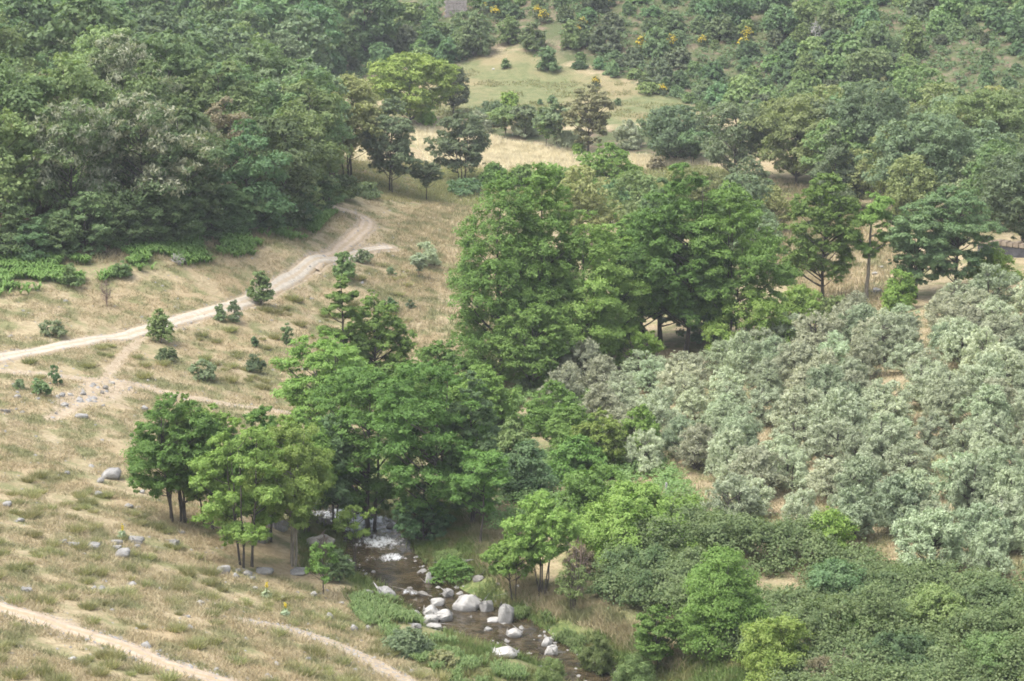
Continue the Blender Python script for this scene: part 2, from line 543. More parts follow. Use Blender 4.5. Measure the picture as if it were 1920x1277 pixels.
def water_mat():
    m, nt = new_mat('water')
    q = N(nt)
    p = q.pos()
    mp = q.n('ShaderNodeMapping'); mp.inputs['Scale'].default_value = (0.6, 1.6, 1.0)
    nt.links.new(p, mp.inputs[0])
    bed = q.mix(q.ramp(q.noise(p, 1.6, 5, 0.65), 0.35, 0.65), (0.024, 0.019, 0.011), (0.080, 0.062, 0.036))
    mf = q.n('ShaderNodeMapping'); mf.inputs['Scale'].default_value = (1.0, 0.35, 1.0); mf.inputs['Rotation'].default_value = (0, 0, 0.25)
    nt.links.new(p, mf.inputs[0])
    foam_sheen_n = q.noise(mf.outputs[0], 4.2, 6, 0.75)
    f = q.math('ADD', q.attr('foam'), q.math('MULTIPLY', q.math('SUBTRACT', foam_sheen_n, 0.5), 2.2))
    foam = q.ramp(f, 0.45, 1.15)  # foam, and the sky reflection painted on the pool
    col = q.mix(foam, bed, (0.74, 0.77, 0.80))  # white of foam, also of the sky reflection painted on the pool
    pb = q.n('ShaderNodeBsdfPrincipled')
    q.set(pb.inputs['Base Color'], col)
    q.set(pb.inputs['Roughness'], q.math('MULTIPLY_ADD', foam, 0.5, 0.04))
    pb.inputs['IOR'].default_value = 1.33
    pb.inputs['Specular IOR Level'].default_value = 0.9
    bp = q.n('ShaderNodeBump'); bp.inputs['Strength'].default_value = 0.5; bp.inputs['Distance'].default_value = 0.10
    hh = q.math('ADD', q.noise(mp.outputs[0], 2.6, 2, 0.5), q.math('MULTIPLY', foam, 0.5))
    q.set(bp.inputs['Height'], hh)
    nt.links.new(bp.outputs[0], pb.inputs['Normal'])
    q.out(pb.outputs[0])
    return m


M['ground'] = ground_mat()
M['grass'] = grass_mat('dry_grass', ((0.335, 0.28, 0.165), (0.51, 0.445, 0.29)), ((0.20, 0.22, 0.10), 0.85))
M['field'] = grass_mat('straw_field', ((0.66, 0.59, 0.41), (0.84, 0.78, 0.58)), ((0.40, 0.36, 0.2), 0.5))
M['bank'] = grass_mat('bank_grass', ((0.085, 0.155, 0.035), (0.190, 0.250, 0.085)), ((0.26, 0.23, 0.11), 0.7), 0.8)
M['road'] = road_mat('road_dust', (0.36, 0.325, 0.27), (0.50, 0.455, 0.385), (0.40, 0.31, 0.2))
M['road_pink'] = road_mat('gravel', (0.40, 0.32, 0.24), (0.52, 0.43, 0.33), (0.36, 0.28, 0.17))
M['trail'] = road_mat('trail_dust', (0.36, 0.29, 0.22), (0.48, 0.40, 0.31), (0.40, 0.31, 0.18))
M['rock'] = rock_mat('grey_stone', (0.20, 0.195, 0.185), (0.33, 0.325, 0.31), (0.13, 0.125, 0.10))
M['rock_pale'] = rock_mat('pale_stone', (0.33, 0.32, 0.30), (0.47, 0.46, 0.44), (0.20, 0.18, 0.15))
M['rock_dark'] = rock_mat('dark_stone', (0.15, 0.14, 0.125), (0.27, 0.26, 0.235), (0.10, 0.09, 0.07))
M['post'] = rock_mat('grey_post', (0.33, 0.32, 0.31), (0.44, 0.43, 0.42), (0.25, 0.24, 0.22))
M['wall'] = rock_mat('dark_wall_stone', (0.045, 0.045, 0.05), (0.085, 0.085, 0.095), (0.03, 0.03, 0.03))
M['ruin'] = rock_mat('ruin_stone', (0.30, 0.26, 0.25), (0.42, 0.37, 0.36), (0.18, 0.15, 0.14))
M['cap'] = rock_mat('earth_cap', (0.22, 0.175, 0.13), (0.30, 0.25, 0.19), (0.25, 0.2, 0.13))
M['water'] = water_mat()

# ------------------------------------------------------------------ the setting: ground, road, paths, water
def wpoly(pp):
    return [tuple(G(a, b)[0][:2]) for a, b in pp]


def soft(x, y, poly, w):
    ins = inpoly(x, y, poly)
    ln = np.array(list(poly) + [poly[0]])
    d, _ = polydist(x, y, ln)
    return np.clip(0.5 + np.where(ins, d, -d) / (2 * w), 0, 1)


ROAD_A = [(-30, 678), (0, 670), (130, 645), (260, 622), (340, 600), (430, 575), (500, 546), (560, 512), (620, 486), (680, 471), (735, 463)]
ROAD_B = [(585, 500), (630, 475), (665, 445), (686, 424), (682, 408), (655, 396), (610, 390)]
PATH_C = [(-30, 1128), (0, 1140), (100, 1170), (200, 1200), (280, 1233), (350, 1258), (430, 1285), (520, 1320)]
TRAIL_D = [(-10, 694), (100, 704), (190, 714), (260, 722), (340, 742), (420, 757), (500, 768), (560, 778)]
TRAIL_E = [(470, 1165), (560, 1185), (640, 1215), (720, 1255), (800, 1300)]
TRAIL_F = [(190, 712), (225, 675), (262, 635)]
TRAIL_G = [(168, 715), (165, 745), (130, 770), (95, 785)]


def wline(pp, n=10):
    return catmull(np.array([G(a, b)[0][:2] for a, b in pp]), n)


L_A, L_B, L_C, L_D, L_E, L_F, L_G = [wline(p) for p in (ROAD_A, ROAD_B, PATH_C, TRAIL_D, TRAIL_E, TRAIL_F, TRAIL_G)]

FIELD = wpoly([(770, 235), (830, 232), (880, 245), (960, 268), (1090, 285), (1180, 290), (1330, 298), (1330, 308), (1200, 312), (1090, 318), (900, 315), (800, 300)])
FIELD2 = wpoly([(500, 215), (560, 222), (690, 250), (720, 300), (620, 300), (540, 250)])
MEADOW = wpoly([(700, 215), (780, 175), (830, 130), (900, 90), (990, 100), (1080, 130), (1200, 160), (1300, 190), (1290, 215), (1200, 232), (1100, 240), (900, 222)])
HILL = wpoly([(560, 200), (640, 150), (800, 145), (870, 100), (960, 85), (1060, 115), (1200, 155), (1330, 205), (1450, 230), (1700, 235), (2050, 250), (2100, -160), (560, -160)])
FOREST = wpoly([(-260, 510), (0, 505), (150, 498), (300, 478), (430, 462), (540, 440), (640, 385), (640, 300), (520, 230), (600, 200), (650, 120), (560, -100), (-300, -100)])
GREENB = wpoly([(560, 1060), (640, 1110), (720, 1180), (800, 1240), (850, 1300), (1500, 1300), (1290, 1230), (1120, 1160), (1000, 1120), (900, 1060), (860, 990), (780, 960), (640, 930), (560, 980)])
FERNP = wpoly([(-60, 535), (0, 545), (90, 540), (180, 525), (300, 505), (420, 480), (530, 458), (600, 430), (640, 400), (600, 415), (520, 434), (430, 450), (330, 460), (250, 474), (120, 484), (0, 488), (-60, 490)])
DIRT1 = wpoly([(105, 738), (150, 720), (240, 716), (262, 735), (210, 752), (160, 765), (110, 785), (92, 782)])
DIRT2 = wpoly([(1740, 175), (1790, 120), (1810, 110), (1790, 150), (1760, 190), (1700, 225), (1680, 215)])
SCAR = [wpoly([(880, 105), (930, 60), (985, 40), (1000, 60), (960, 90), (975, 118), (900, 112)]), wpoly([(1010, 60), (1060, 70), (1110, 100), (1060, 110), (1015, 85)])]
BANKR = wpoly([(880, 960), (960, 960), (1000, 1090), (1100, 1130), (1200, 1180), (1300, 1240), (1260, 1260), (1120, 1180), (980, 1130), (900, 1060)])
BANKM = wpoly([(640, 300), (780, 306), (900, 320), (1090, 322), (1200, 318), (1330, 312), (1430, 330), (1500, 350), (1480, 420), (1250, 420), (1050, 400), (870, 376), (760, 360), (660, 350)])
ORCH = wpoly([(830, 236), (960, 240), (1110, 245), (1330, 235), (1420, 240), (1420, 300), (1330, 296), (1180, 288), (1090, 282), (960, 262), (880, 242)])  # greenish strip, its dark tone paints the shade under the orchard trees
SLOPE_L = wpoly([(300, 412), (420, 440), (380, 470), (270, 480), (180, 470)])


def masks(x, y):
    d_s, e = polydist(x, y, STREAM)
    hw = e[:, 1]
    bed = np.clip(1.0 - (d_s - hw - 0.1) / 0.5, 0, 1) * (d_s < 50)
    green = np.clip(1.15 - (d_s - hw) / 4.5, 0, 1) * (d_s < 50) * 0.8
    green = np.maximum(green, soft(x, y, GREENB, 2.0) * 0.55)
    green = np.maximum(green, soft(x, y, FERNP, 1.0) * 0.45)
    dirt = np.zeros(x.shape)
    for ln, w in ((L_A, 0.75), (L_B, 0.9), (L_C, 1.15), (L_D, 0.5), (L_E, 0.75), (L_F, 0.3), (L_G, 0.4)):
        d, _ = polydist(x, y, ln)
        dirt = np.maximum(dirt, np.clip(0.6 + (w - d) / 0.8, 0, 1))
    dirt = np.maximum(dirt, soft(x, y, DIRT1, 1.0) * 0.85)
    dirt = np.maximum(dirt, soft(x, y, DIRT2, 2.5) * 0.55)
    for s in SCAR:
        dirt = np.maximum(dirt, soft(x, y, s, 2.5) * 0.5)
    return dict(m_bed=bed, m_green=green, m_dirt=dirt, m_field=np.maximum(soft(x, y, FIELD, 1.5), soft(x, y, FIELD2, 1.5)),
                m_meadow=soft(x, y, MEADOW, 4.0), m_hill=np.maximum(np.maximum(soft(x, y, HILL, 4.0), soft(x, y, ORCH, 2.0) * 0.9), soft(x, y, BANKM, 2.5) * 0.85),
                m_forest=np.maximum(soft(x, y, FOREST, 2.0), 0))


def build_ground():
    us = np.concatenate([np.linspace(-0.85, -0.28, 34)[:-1], np.linspace(-0.28, 0.28, 620), np.linspace(0.28, 0.85, 34)[1:]])
    ys = np.concatenate([np.linspace(15, 68, 20)[:-1], np.geomspace(68, 400, 620), np.linspace(400, 560, 50)[1:]])
    Y, U = np.meshgrid(ys, us, indexing='ij')
    X = U * Y
    Z = hgt(X, Y)
    # sink the ground a little under the laid road and path sheets
    for ln, w in ((L_A, 1.0), (L_B, 1.0), (L_C, 0.9)):
        d, _ = polydist(X, Y, ln)
        Z -= 0.10 * np.clip((w - d.reshape(Z.shape)) / 0.4, 0, 1)
    nr, nc = X.shape
    idx = np.arange(nr * nc).reshape(nr, nc)
    F = np.stack([idx[:-1, :-1], idx[:-1, 1:], idx[1:, 1:], idx[1:, :-1]], -1).reshape(-1, 4)
    V = np.stack([X, Y, Z], -1).reshape(-1, 3)
    mk = masks(V[:, 0], V[:, 1])
    me = mesh_from('ground', V, F, M['ground'], {k: ('POINT', v) for k, v in mk.items()}, smooth=True)
    tag(link('ground', me), kind='structure')


build_ground()


def ribbon(name, ln, hw, mat, nx=9, lift=0.035, seed=3, prof=None):
    P = np.asarray(ln)[:, :2]
    # resample evenly
    seg = np.r_[0, np.cumsum(np.hypot(*np.diff(P, axis=0).T))]
    s = np.arange(0, seg[-1], 0.4)
    P = np.stack([np.interp(s, seg, P[:, 0]), np.interp(s, seg, P[:, 1])], -1)
    T = np.gradient(P, axis=0); T /= np.linalg.norm(T, axis=1)[:, None]
    Nn = np.stack([-T[:, 1], T[:, 0]], -1)
    k = np.linspace(-1, 1, nx)
    wl = hw * (1 + 0.16 * vnoise(s / 2.2, s * 0 + 3.1, seed) + 0.08 * vnoise(s / 0.8, s * 0 + 9.1, seed))
    wr = hw * (1 + 0.16 * vnoise(s / 2.2, s * 0 + 13.1, seed) + 0.08 * vnoise(s / 0.8, s * 0 + 19.1, seed))
    if prof is not None:
        pf = np.interp(s / s[-1], *prof)
        wl, wr = wl * pf, wr * pf
    w = np.where(k[None] < 0, wl[:, None], wr[:, None])
    XY = P[:, None, :] + Nn[:, None, :] * (k[None, :] * w)[..., None]
    Z = hgt(XY[..., 0], XY[..., 1]) + lift - 0.16 * (np.abs(k)[None] > 0.97)
    V = np.concatenate([XY, Z[..., None]], -1).reshape(-1, 3)
    nr, nc = Z.shape
    idx = np.arange(nr * nc).reshape(nr, nc)
    F = np.stack([idx[:-1, :-1], idx[:-1, 1:], idx[1:, 1:], idx[1:, :-1]], -1).reshape(-1, 4)
    e = np.repeat(np.abs(k)[None], nr, 0).reshape(-1)
    me = mesh_from(name, V, F, mat, {'edge': ('POINT', e)}, smooth=True)
    tag(link(name, me), kind='structure')


ribbon('dirt_road', L_A, 0.72, M['road'], seed=3, prof=((0, 0.45, 0.62, 0.8, 1.0), (0.95, 1.0, 0.95, 0.9, 0.5)))
ribbon('gravel_track', L_B, 0.7, M['road_pink'], lift=0.02, seed=4)
ribbon('footpath', L_C, 0.85, M['trail'], seed=5)


def build_water():
    ln = STREAM
    P = ln[:, :2]
    T = np.gradient(P, axis=0); T /= np.linalg.norm(T, axis=1)[:, None]
    Nn = np.stack([-T[:, 1], T[:, 0]], -1)
    k = np.linspace(-1, 1, 25)
    w = ln[:, 3] + 0.75
    # densify along
    n = len(ln); f = np.linspace(0, n - 1, n * 3)
    def I(a): return np.interp(f, np.arange(n), a)
    P2 = np.stack([I(P[:, 0]), I(P[:, 1])], -1); N2 = np.stack([I(Nn[:, 0]), I(Nn[:, 1])], -1)
    XY = P2[:, None] + N2[:, None] * (k[None] * I(w)[:, None])[..., None]
    Z = np.repeat(I(ln[:, 2])[:, None], 25, 1)
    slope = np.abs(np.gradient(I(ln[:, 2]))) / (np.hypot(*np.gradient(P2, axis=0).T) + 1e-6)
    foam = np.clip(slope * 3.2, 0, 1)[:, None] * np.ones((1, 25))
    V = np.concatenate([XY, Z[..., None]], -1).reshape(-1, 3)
    for fx, fy, r, s in FOAM_SHEEN:
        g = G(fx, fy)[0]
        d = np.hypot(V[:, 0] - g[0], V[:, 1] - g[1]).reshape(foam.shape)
        foam = np.maximum(foam, s * np.clip(1.3 - d / r, 0, 1))  # adds rapids foam and the pool's painted sky reflection
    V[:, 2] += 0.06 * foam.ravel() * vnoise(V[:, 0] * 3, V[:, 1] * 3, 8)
    nr, nc = Z.shape
    idx = np.arange(nr * nc).reshape(nr, nc)
    F = np.stack([idx[:-1, :-1], idx[:-1, 1:], idx[1:, 1:], idx[1:, :-1]], -1).reshape(-1, 4)
    me = mesh_from('stream_water', V, F, M['water'], {'foam': ('POINT', foam.ravel())}, smooth=True)  # 'foam' also carries the sky reflection painted on the pool
    tag(link('stream_water', me), kind='structure')


FOAM_SHEEN = [(768, 1122, 0.7, 0.75), (785, 1135, 0.6, 0.5), (700, 984, 1.6, 0.8), (670, 982, 1.0, 0.8), (612, 990, 1.0, 0.85), (745, 1060, 0.5, 0.5), (714, 1026, 2.0, 0.85), (735, 1058, 1.0, 0.9), (700, 1060, 0.8, 0.5), (690, 930, 1.2, 0.7), (612, 945, 1.0, 0.7), (885, 1172, 0.6, 0.3), (915, 1182, 0.5, 0.3)]  # foam at the rapids; around the pool the white paints the sky's reflection
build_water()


# ------------------------------------------------------------------ grass and herbs nobody could count
def blades(name, X, Y, nb, L, Wd, spread, mat, lean=0.45, droop=0.0):
    n = len(X)
    r = RNG
    Z = hgt(X, Y)
    bx = np.repeat(X, nb) + r.normal(0, spread, n * nb)
    by = np.repeat(Y, nb) + r.normal(0, spread, n * nb)
    bz = np.repeat(Z, nb) - 0.03
    yaw = r.uniform(0, 2 * np.pi, n * nb)
    l = L * r.uniform(0.5, 1.25, n * nb) * np.repeat(r.uniform(0.6, 1.2, n), nb)
    w = Wd * r.uniform(0.7, 1.3, n * nb)
    lx, ly = r.normal(0, lean, n * nb), r.normal(0, lean, n * nb)
    B = np.stack([bx, by, bz], -1)
    S = np.stack([np.cos(yaw) * w, np.sin(yaw) * w, np.zeros(n * nb)], -1)
    Tp = B + np.stack([lx * l, ly * l, l * (1 - droop)], -1)
    V = np.stack([B - S, B + S, Tp], 1).reshape(-1, 3)
    F = np.arange(n * nb * 3).reshape(-1, 3)
    tint = np.clip(np.repeat(r.uniform(0, 1, n), nb) * 0.6 + r.uniform(0, 0.4, n * nb), 0, 1)
    me = mesh_from(name, V, F, mat, {'tint': ('FACE', tint)})
    return tag(link(name, me), kind='stuff')


def scatter_in(poly, n, near_weight=True):
    P = np.array(poly)
    x0, x1, y0, y1 = P[:, 0].min(), P[:, 0].max(), P[:, 1].min(), P[:, 1].max()
    xs, ys = [], []
    tot = 0
    for _ in range(60):
        x = RNG.uniform(x0, x1, n); y = RNG.uniform(y0, y1, n)
        k = inpoly(x, y, poly)
        if near_weight:
            k &= RNG.uniform(0, 1, n) < (y0 / y) ** 1.3
        xs.append(x[k]); ys.append(y[k]); tot += k.sum()
        if tot >= n:
            break
    return np.concatenate(xs)[:n], np.concatenate(ys)[:n]


def off_roads(x, y, margin=0.0):
    k = np.ones(x.shape, bool)
    for ln, w in ((L_A, 0.85), (L_B, 0.9), (L_C, 0.85), (L_D, 0.4), (L_E, 0.6), (L_G, 0.4), (L_F, 0.25)):
        d, _ = polydist(x, y, ln)
        k &= d > w + margin
    d, e = polydist(x, y, STREAM)
    k &= (d > e[:, 1] + 0.5) | (d > 50)
    k &= ~(inpoly(x, y, DIRT1) & (RNG.uniform(0, 1, x.shape) < 0.7))
    return k


DRY = wpoly([(-60, 1330), (900, 1330), (870, 1250), (760, 1190), (640, 1110), (520, 1080), (400, 1000), (420, 880), (560, 820), (720, 720), (800, 620), (830, 480), (860, 380), (700, 365), (620, 395),
             (540, 452), (420, 478), (300, 502), (150, 530), (-60, 545)])
x, y = scatter_in(DRY, 62000)
k = off_roads(x, y, 0.05)
# gaps of bare soil
k &= vnoise(x / 1.9, y / 1.9, 31) + 0.5 * vnoise(x / 0.7, y / 0.7, 32) > -0.42
blades('dry_grass', x[k], y[k], 6, 0.22, 0.024, 0.17, M['grass'], 0.65)
x, y = scatter_in(FIELD, 16000, False)
x2, y2 = scatter_in(FIELD2, 4000, False)
blades('straw_grass', np.r_[x, x2], np.r_[y, y2], 4, 0.5, 0.06, 0.25, M['field'], 0.35)
x, y = scatter_in(GREENB, 26000, False)
k = off_roads(x, y, -0.2) & (vnoise(x / 1.3, y / 1.3, 41) + 0.4 * vnoise(x / 0.5, y / 0.5, 42) > -0.15)
blades('bank_grass', x[k], y[k], 5, 0.36, 0.028, 0.16, M['bank'], 0.5)
x, y = scatter_in(BANKR, 7000, False)
k = off_roads(x, y, 0.3)
blades('dry_bank_grass', x[k], y[k], 5, 0.4, 0.026, 0.18, M['grass'], 0.5)
GROVE_G = wpoly([(1040, 740), (1150, 830), (1250, 930), (1400, 1000), (1640, 1050), (1800, 1110), (2250, 1160), (2250, 530), (1700, 590), (1400, 680)])
x, y = scatter_in(GROVE_G, 12000)
blades('grove_grass', x, y, 4, 0.35, 0.035, 0.25, M['grass'], 0.5)
MIDG = wpoly([(1420, 335), (1520, 345), (1700, 480), (1700, 580), (1560, 590), (1450, 520), (1420, 380)])
x, y = scatter_in(MIDG, 5000, False)
blades('slope_grass', x, y, 4, 0.5, 0.05, 0.25, M['grass'], 0.4)
MID2 = wpoly([(790, 305), (900, 318), (1090, 322), (1330, 312), (1420, 335), (1420, 420), (1200, 420), (1050, 400), (860, 385), (780, 372)])
x, y = scatter_in(MID2, 9000, False)
blades('slope_grass', x, y, 4, 0.5, 0.05, 0.25, M['tussock'], 0.4)
MID3 = wpoly([(690, 500), (800, 380), (930, 380), (940, 640), (900, 720), (700, 770)])
x, y = scatter_in(MID3, 7000, False)
k = off_roads(x, y, 0.1)
blades('slope_grass', x[k], y[k], 4, 0.4, 0.04, 0.2, M['grass'], 0.5)
for zz, nn, mt in (([(770, 955), (900, 945), (970, 1000), (970, 1090), (880, 1075), (800, 1050)], 4500, 'bank'), ([(1290, 1225), (1440, 1235), (1500, 1330), (1240, 1330)], 2600, 'bank'),
                   ([(630, 295), (790, 304), (870, 372), (700, 374), (630, 345)], 4000, 'tussock'), ([(120, 470), (300, 446), (430, 436), (560, 415), (640, 385), (650, 405), (540, 452), (300, 490), (120, 500)], 4200, 'grass')):
    x, y = scatter_in(wpoly(zz), nn, False)
    k = off_roads(x, y, 0.1)
    blades('bank_grass' if mt == 'bank' else 'slope_grass', x[k], y[k], 5, 0.32, 0.03, 0.2, M[mt], 0.5)
# low tufts that break up the grazed meadow
x, y = scatter_in(MEADOW, 6000, False)
k = vnoise(x / 3, y / 3, 51) > 0.2
blades('meadow_grass', x[k], y[k], 4, 0.3, 0.07, 0.3, M['tussock'], 0.6)


def fronds(name, X, Y, nb, L, Wd, mat, up=0.55):
    """arching fronds: three tapering quads each"""
    n = len(X) * nb
    r = RNG
    bx = np.repeat(X, nb); by = np.repeat(Y, nb); bz = np.repeat(hgt(X, Y), nb)
    yaw = r.uniform(0, 2 * np.pi, n)
    D = np.stack([np.cos(yaw), np.sin(yaw)], -1)
    l = L * r.uniform(0.6, 1.3, n)
    ss = np.array([0, 0.33, 0.7, 1.0]); hh = np.array([0, 0.55, 0.75, 0.55]) * up / 0.55; ww = np.array([0.25, 1.0, 0.75, 0.08])
    P = np.stack([bx[:, None] + D[:, :1] * ss * l[:, None], by[:, None] + D[:, 1:] * ss * l[:, None], bz[:, None] + hh * l[:, None]], -1)
    S = np.stack([-D[:, 1], D[:, 0], np.zeros(n)], -1)[:, None, :] * (ww * Wd)[None, :, None]
    V = np.stack([P - S, P + S], 2).reshape(n, 8, 3)
    f = np.array([[0, 1, 3, 2], [2, 3, 5, 4], [4, 5, 7, 6]])
    F = (np.arange(n)[:, None, None] * 8 + f[None]).reshape(-1, 4)
    tint = np.repeat(r.uniform(0, 1, n), 3)
    me = mesh_from(name, V.reshape(-1, 3), F, mat, {'tint': ('FACE', tint)})
    return tag(link(name, me), kind='stuff')


x, y = scatter_in(FERNP, 6000, False)
y = y + RNG.normal(0, 0.7, len(y))
k = vnoise(x / 2.2, y / 2.2, 61) + 0.5 * vnoise(x / 0.8, y / 0.8, 62) > -0.08
fronds('ferns', x[k], y[k], 6, 0.5, 0.075, M['fern'], 0.7)
FERN2 = wpoly([(380, 185), (450, 160), (480, 205), (520, 240), (480, 255), (420, 225)])
x, y = scatter_in(FERN2, 1500, False)
fronds('ferns', x, y, 6, 1.1, 0.25, M['fern'])
HERBS = [wpoly(p) for p in ([(640, 1130), (740, 1130), (830, 1200), (900, 1235), (1000, 1275), (860, 1290), (760, 1230), (680, 1170)],
                            [(790, 1050), (860, 1045), (880, 1085), (830, 1105), (800, 1095)], [(960, 1150), (1010, 1150), (1060, 1190), (1110, 1215), (1080, 1225), (1000, 1195), (960, 1175)],
                            [(1000, 1215), (1080, 1225), (1130, 1250), (1100, 1262), (1040, 1240)])]
for hp, nn in zip(HERBS, (2600, 700, 900, 400)):
    x, y = scatter_in(hp, nn, False)
    d, e = polydist(x, y, STREAM)
    k = (d > e[:, 1] + 0.1) & (vnoise(x / 1.1, y / 1.1, 71) + 0.5 * vnoise(x / 0.4, y / 0.4, 72) > 0.12)
    fronds('bank_herbs', x[k], y[k], 7, 0.30, 0.028, M['herb'], 0.9)


# ------------------------------------------------------------------ foliage and wood
def unit(v):
    return v / (np.linalg.norm(v, axis=-1, keepdims=True) + 1e-9)


PROF = {
    'round': lambda t: np.sqrt(np.clip(1 - (2 * t - 1) ** 2, 0.03, 1)),
    'ovoid': lambda t: np.clip(np.sin(np.pi * np.clip(t, 0.02, 0.98) ** 0.75) ** 0.8, 0.12, 1),
    'alder': lambda t: np.where(t < 0.35, 0.72 + 0.28 * np.sin(np.pi / 2 * np.clip(t, 0, 0.35) / 0.35), np.clip(np.cos(np.pi / 2 * (np.clip(t, 0.35, 1) - 0.35) / 0.68) ** 0.75, 0.16, 1)),
    'cone': lambda t: np.clip((1 - t) ** 0.75 * np.clip(0.55 + 3 * t, 0, 1), 0.10, 1),
    'vase': lambda t: np.clip(np.sin(np.pi * np.clip(t, 0.03, 0.97) ** 1.5) ** 0.75, 0.12, 1),
    'dome': lambda t: np.sqrt(np.clip(1 - t ** 2, 0.03, 1)),
    'column': lambda t: np.clip(1 - np.abs(2 * t - 1) ** 4, 0.25, 1),
}


def crown_clumps(r, H, Wd, cb, shape, n, csize, flat):
    """clump centres (k,3), radii"""
    zb = H * cb
    ph = r.uniform(0, 2 * np.pi, 3)
    C, Rr = [], []
    tries = 0
    f = PROF[shape]
    while len(C) < n and tries < n * 60:
        tries += 1
        t = r.uniform(0.0, 1.0)
        R = Wd / 2 * f(t)
        if r.uniform() > (R / (Wd / 2)) ** 1.0 + 0.08:
            continue
        th = r.uniform(0, 2 * np.pi)
        R *= 1 + 0.20 * math.sin(2 * th + ph[0] + 3 * t) + 0.15 * math.sin(3 * th + ph[1])
        rc = csize * Wd * r.uniform(0.65, 1.3) * (0.5 + 0.5 * min(1.0, f(t)))
        rad = max(R - rc * 0.7, 0) * math.sqrt(r.uniform(0.25, 1.0))
        c = np.array([rad * math.cos(th), rad * math.sin(th), zb + (H - zb) * t])
        c[2] = min(c[2], H - rc * flat * 0.8)
        ok = True
        for q, s in zip(C, Rr):
            dd = (c - q) / np.array([1, 1, flat])
            if np.dot(dd, dd) < (0.55 * (s + rc)) ** 2:
                ok = False
                break
        if ok or tries > n * 40:
            C.append(c); Rr.append(rc)
    return np.array(C), np.array(Rr)


def leaf_cloud(r, C, R, flat, nleaf, L, Wl, sub=14, up=0.45, axis_up=0.0, under=0.35, upness=0.5):
    """leaf quads gathered in twig clusters on the shells of the clumps"""
    k = len(C)
    w = R ** 2; w = w / w.sum()
    # twig clusters
    ns = max(k * sub, 30)
    ci = r.choice(k, ns, p=w)
    d = unit(r.normal(0, 1, (ns, 3)))
    low = (d[:, 2] < -0.1) & (r.uniform(0, 1, ns) > under)
    d[low, 2] *= -1
    rr = (r.uniform(0.45, 1.0, ns)) ** 0.7
    SC3 = np.array([1, 1, flat])
    S = C[ci] + d * SC3 * (R[ci] * rr)[:, None]
    sr = R[ci] * r.uniform(0.16, 0.38, ns)
    st = r.uniform(0, 1, ns)
    si = r.choice(ns, nleaf)
    off = r.normal(0, 0.62, (nleaf, 3)) * sr[si][:, None] * np.array([1, 1, max(flat, 0.55)])
    P = S[si] + off
    out = unit(d[si] + 0.5 * unit(off + 1e-6))
    Nn = unit(0.55 * out + np.array([0, 0, up]) + r.normal(0, 0.34, (nleaf, 3)))
    A = unit(out * 0.6 + np.array([0, 0, axis_up]) + r.normal(0, 0.6, (nleaf, 3)))
    A = unit(A - Nn * (A * Nn).sum(-1, keepdims=True))
    B = np.cross(Nn, A)
    l = L * r.uniform(0.6, 1.3, nleaf); ww = Wl * r.uniform(0.7, 1.25, nleaf)
    a = A * (l / 2)[:, None]; b = B * (ww / 2)[:, None]
    fold = Nn * (ww * 0.18)[:, None]
    V = np.stack([P - a, P + b + fold, P + a, P - b + fold], 1).reshape(-1, 3)
    tint = np.clip(0.6 * st[si] + 0.4 * r.uniform(0, 1, nleaf), 0, 1)
    F = np.arange(nleaf * 4).reshape(-1, 4)
    return V, F, tint, P


def tubes(paths, sides=6):
    """paths: list of (points (m,3), radii (m,))"""
    VV, FF = [], []
    o = 0
    for P, R in paths:
        P = np.asarray(P, float); R = np.asarray(R, float)
        m = len(P)
        T = unit(np.gradient(P, axis=0))
        ref = np.where(np.abs(T[:, 2:]) > 0.9, np.array([[1.0, 0, 0]]), np.array([[0, 0, 1.0]]))
        U = unit(np.cross(T, ref)); Vv = np.cross(T, U)
        a = np.linspace(0, 2 * np.pi, sides, endpoint=False)
        ring = P[:, None] + R[:, None, None] * (U[:, None] * np.cos(a)[None, :, None] + Vv[:, None] * np.sin(a)[None, :, None])
        VV.append(ring.reshape(-1, 3))
        i = np.arange(m - 1)[:, None] * sides; j = np.arange(sides)[None]; j2 = (j + 1) % sides
        FF.append(np.stack([i + j, i + j2, i + sides + j2, i + sides + j], -1).reshape(-1, 4) + o)
        o += m * sides
    return np.vstack(VV), np.vstack(FF)


def bez(a, b, c, n):
    t = np.linspace(0, 1, n)[:, None]
    return (1 - t) ** 2 * a + 2 * t * (1 - t) * b + t * t * c


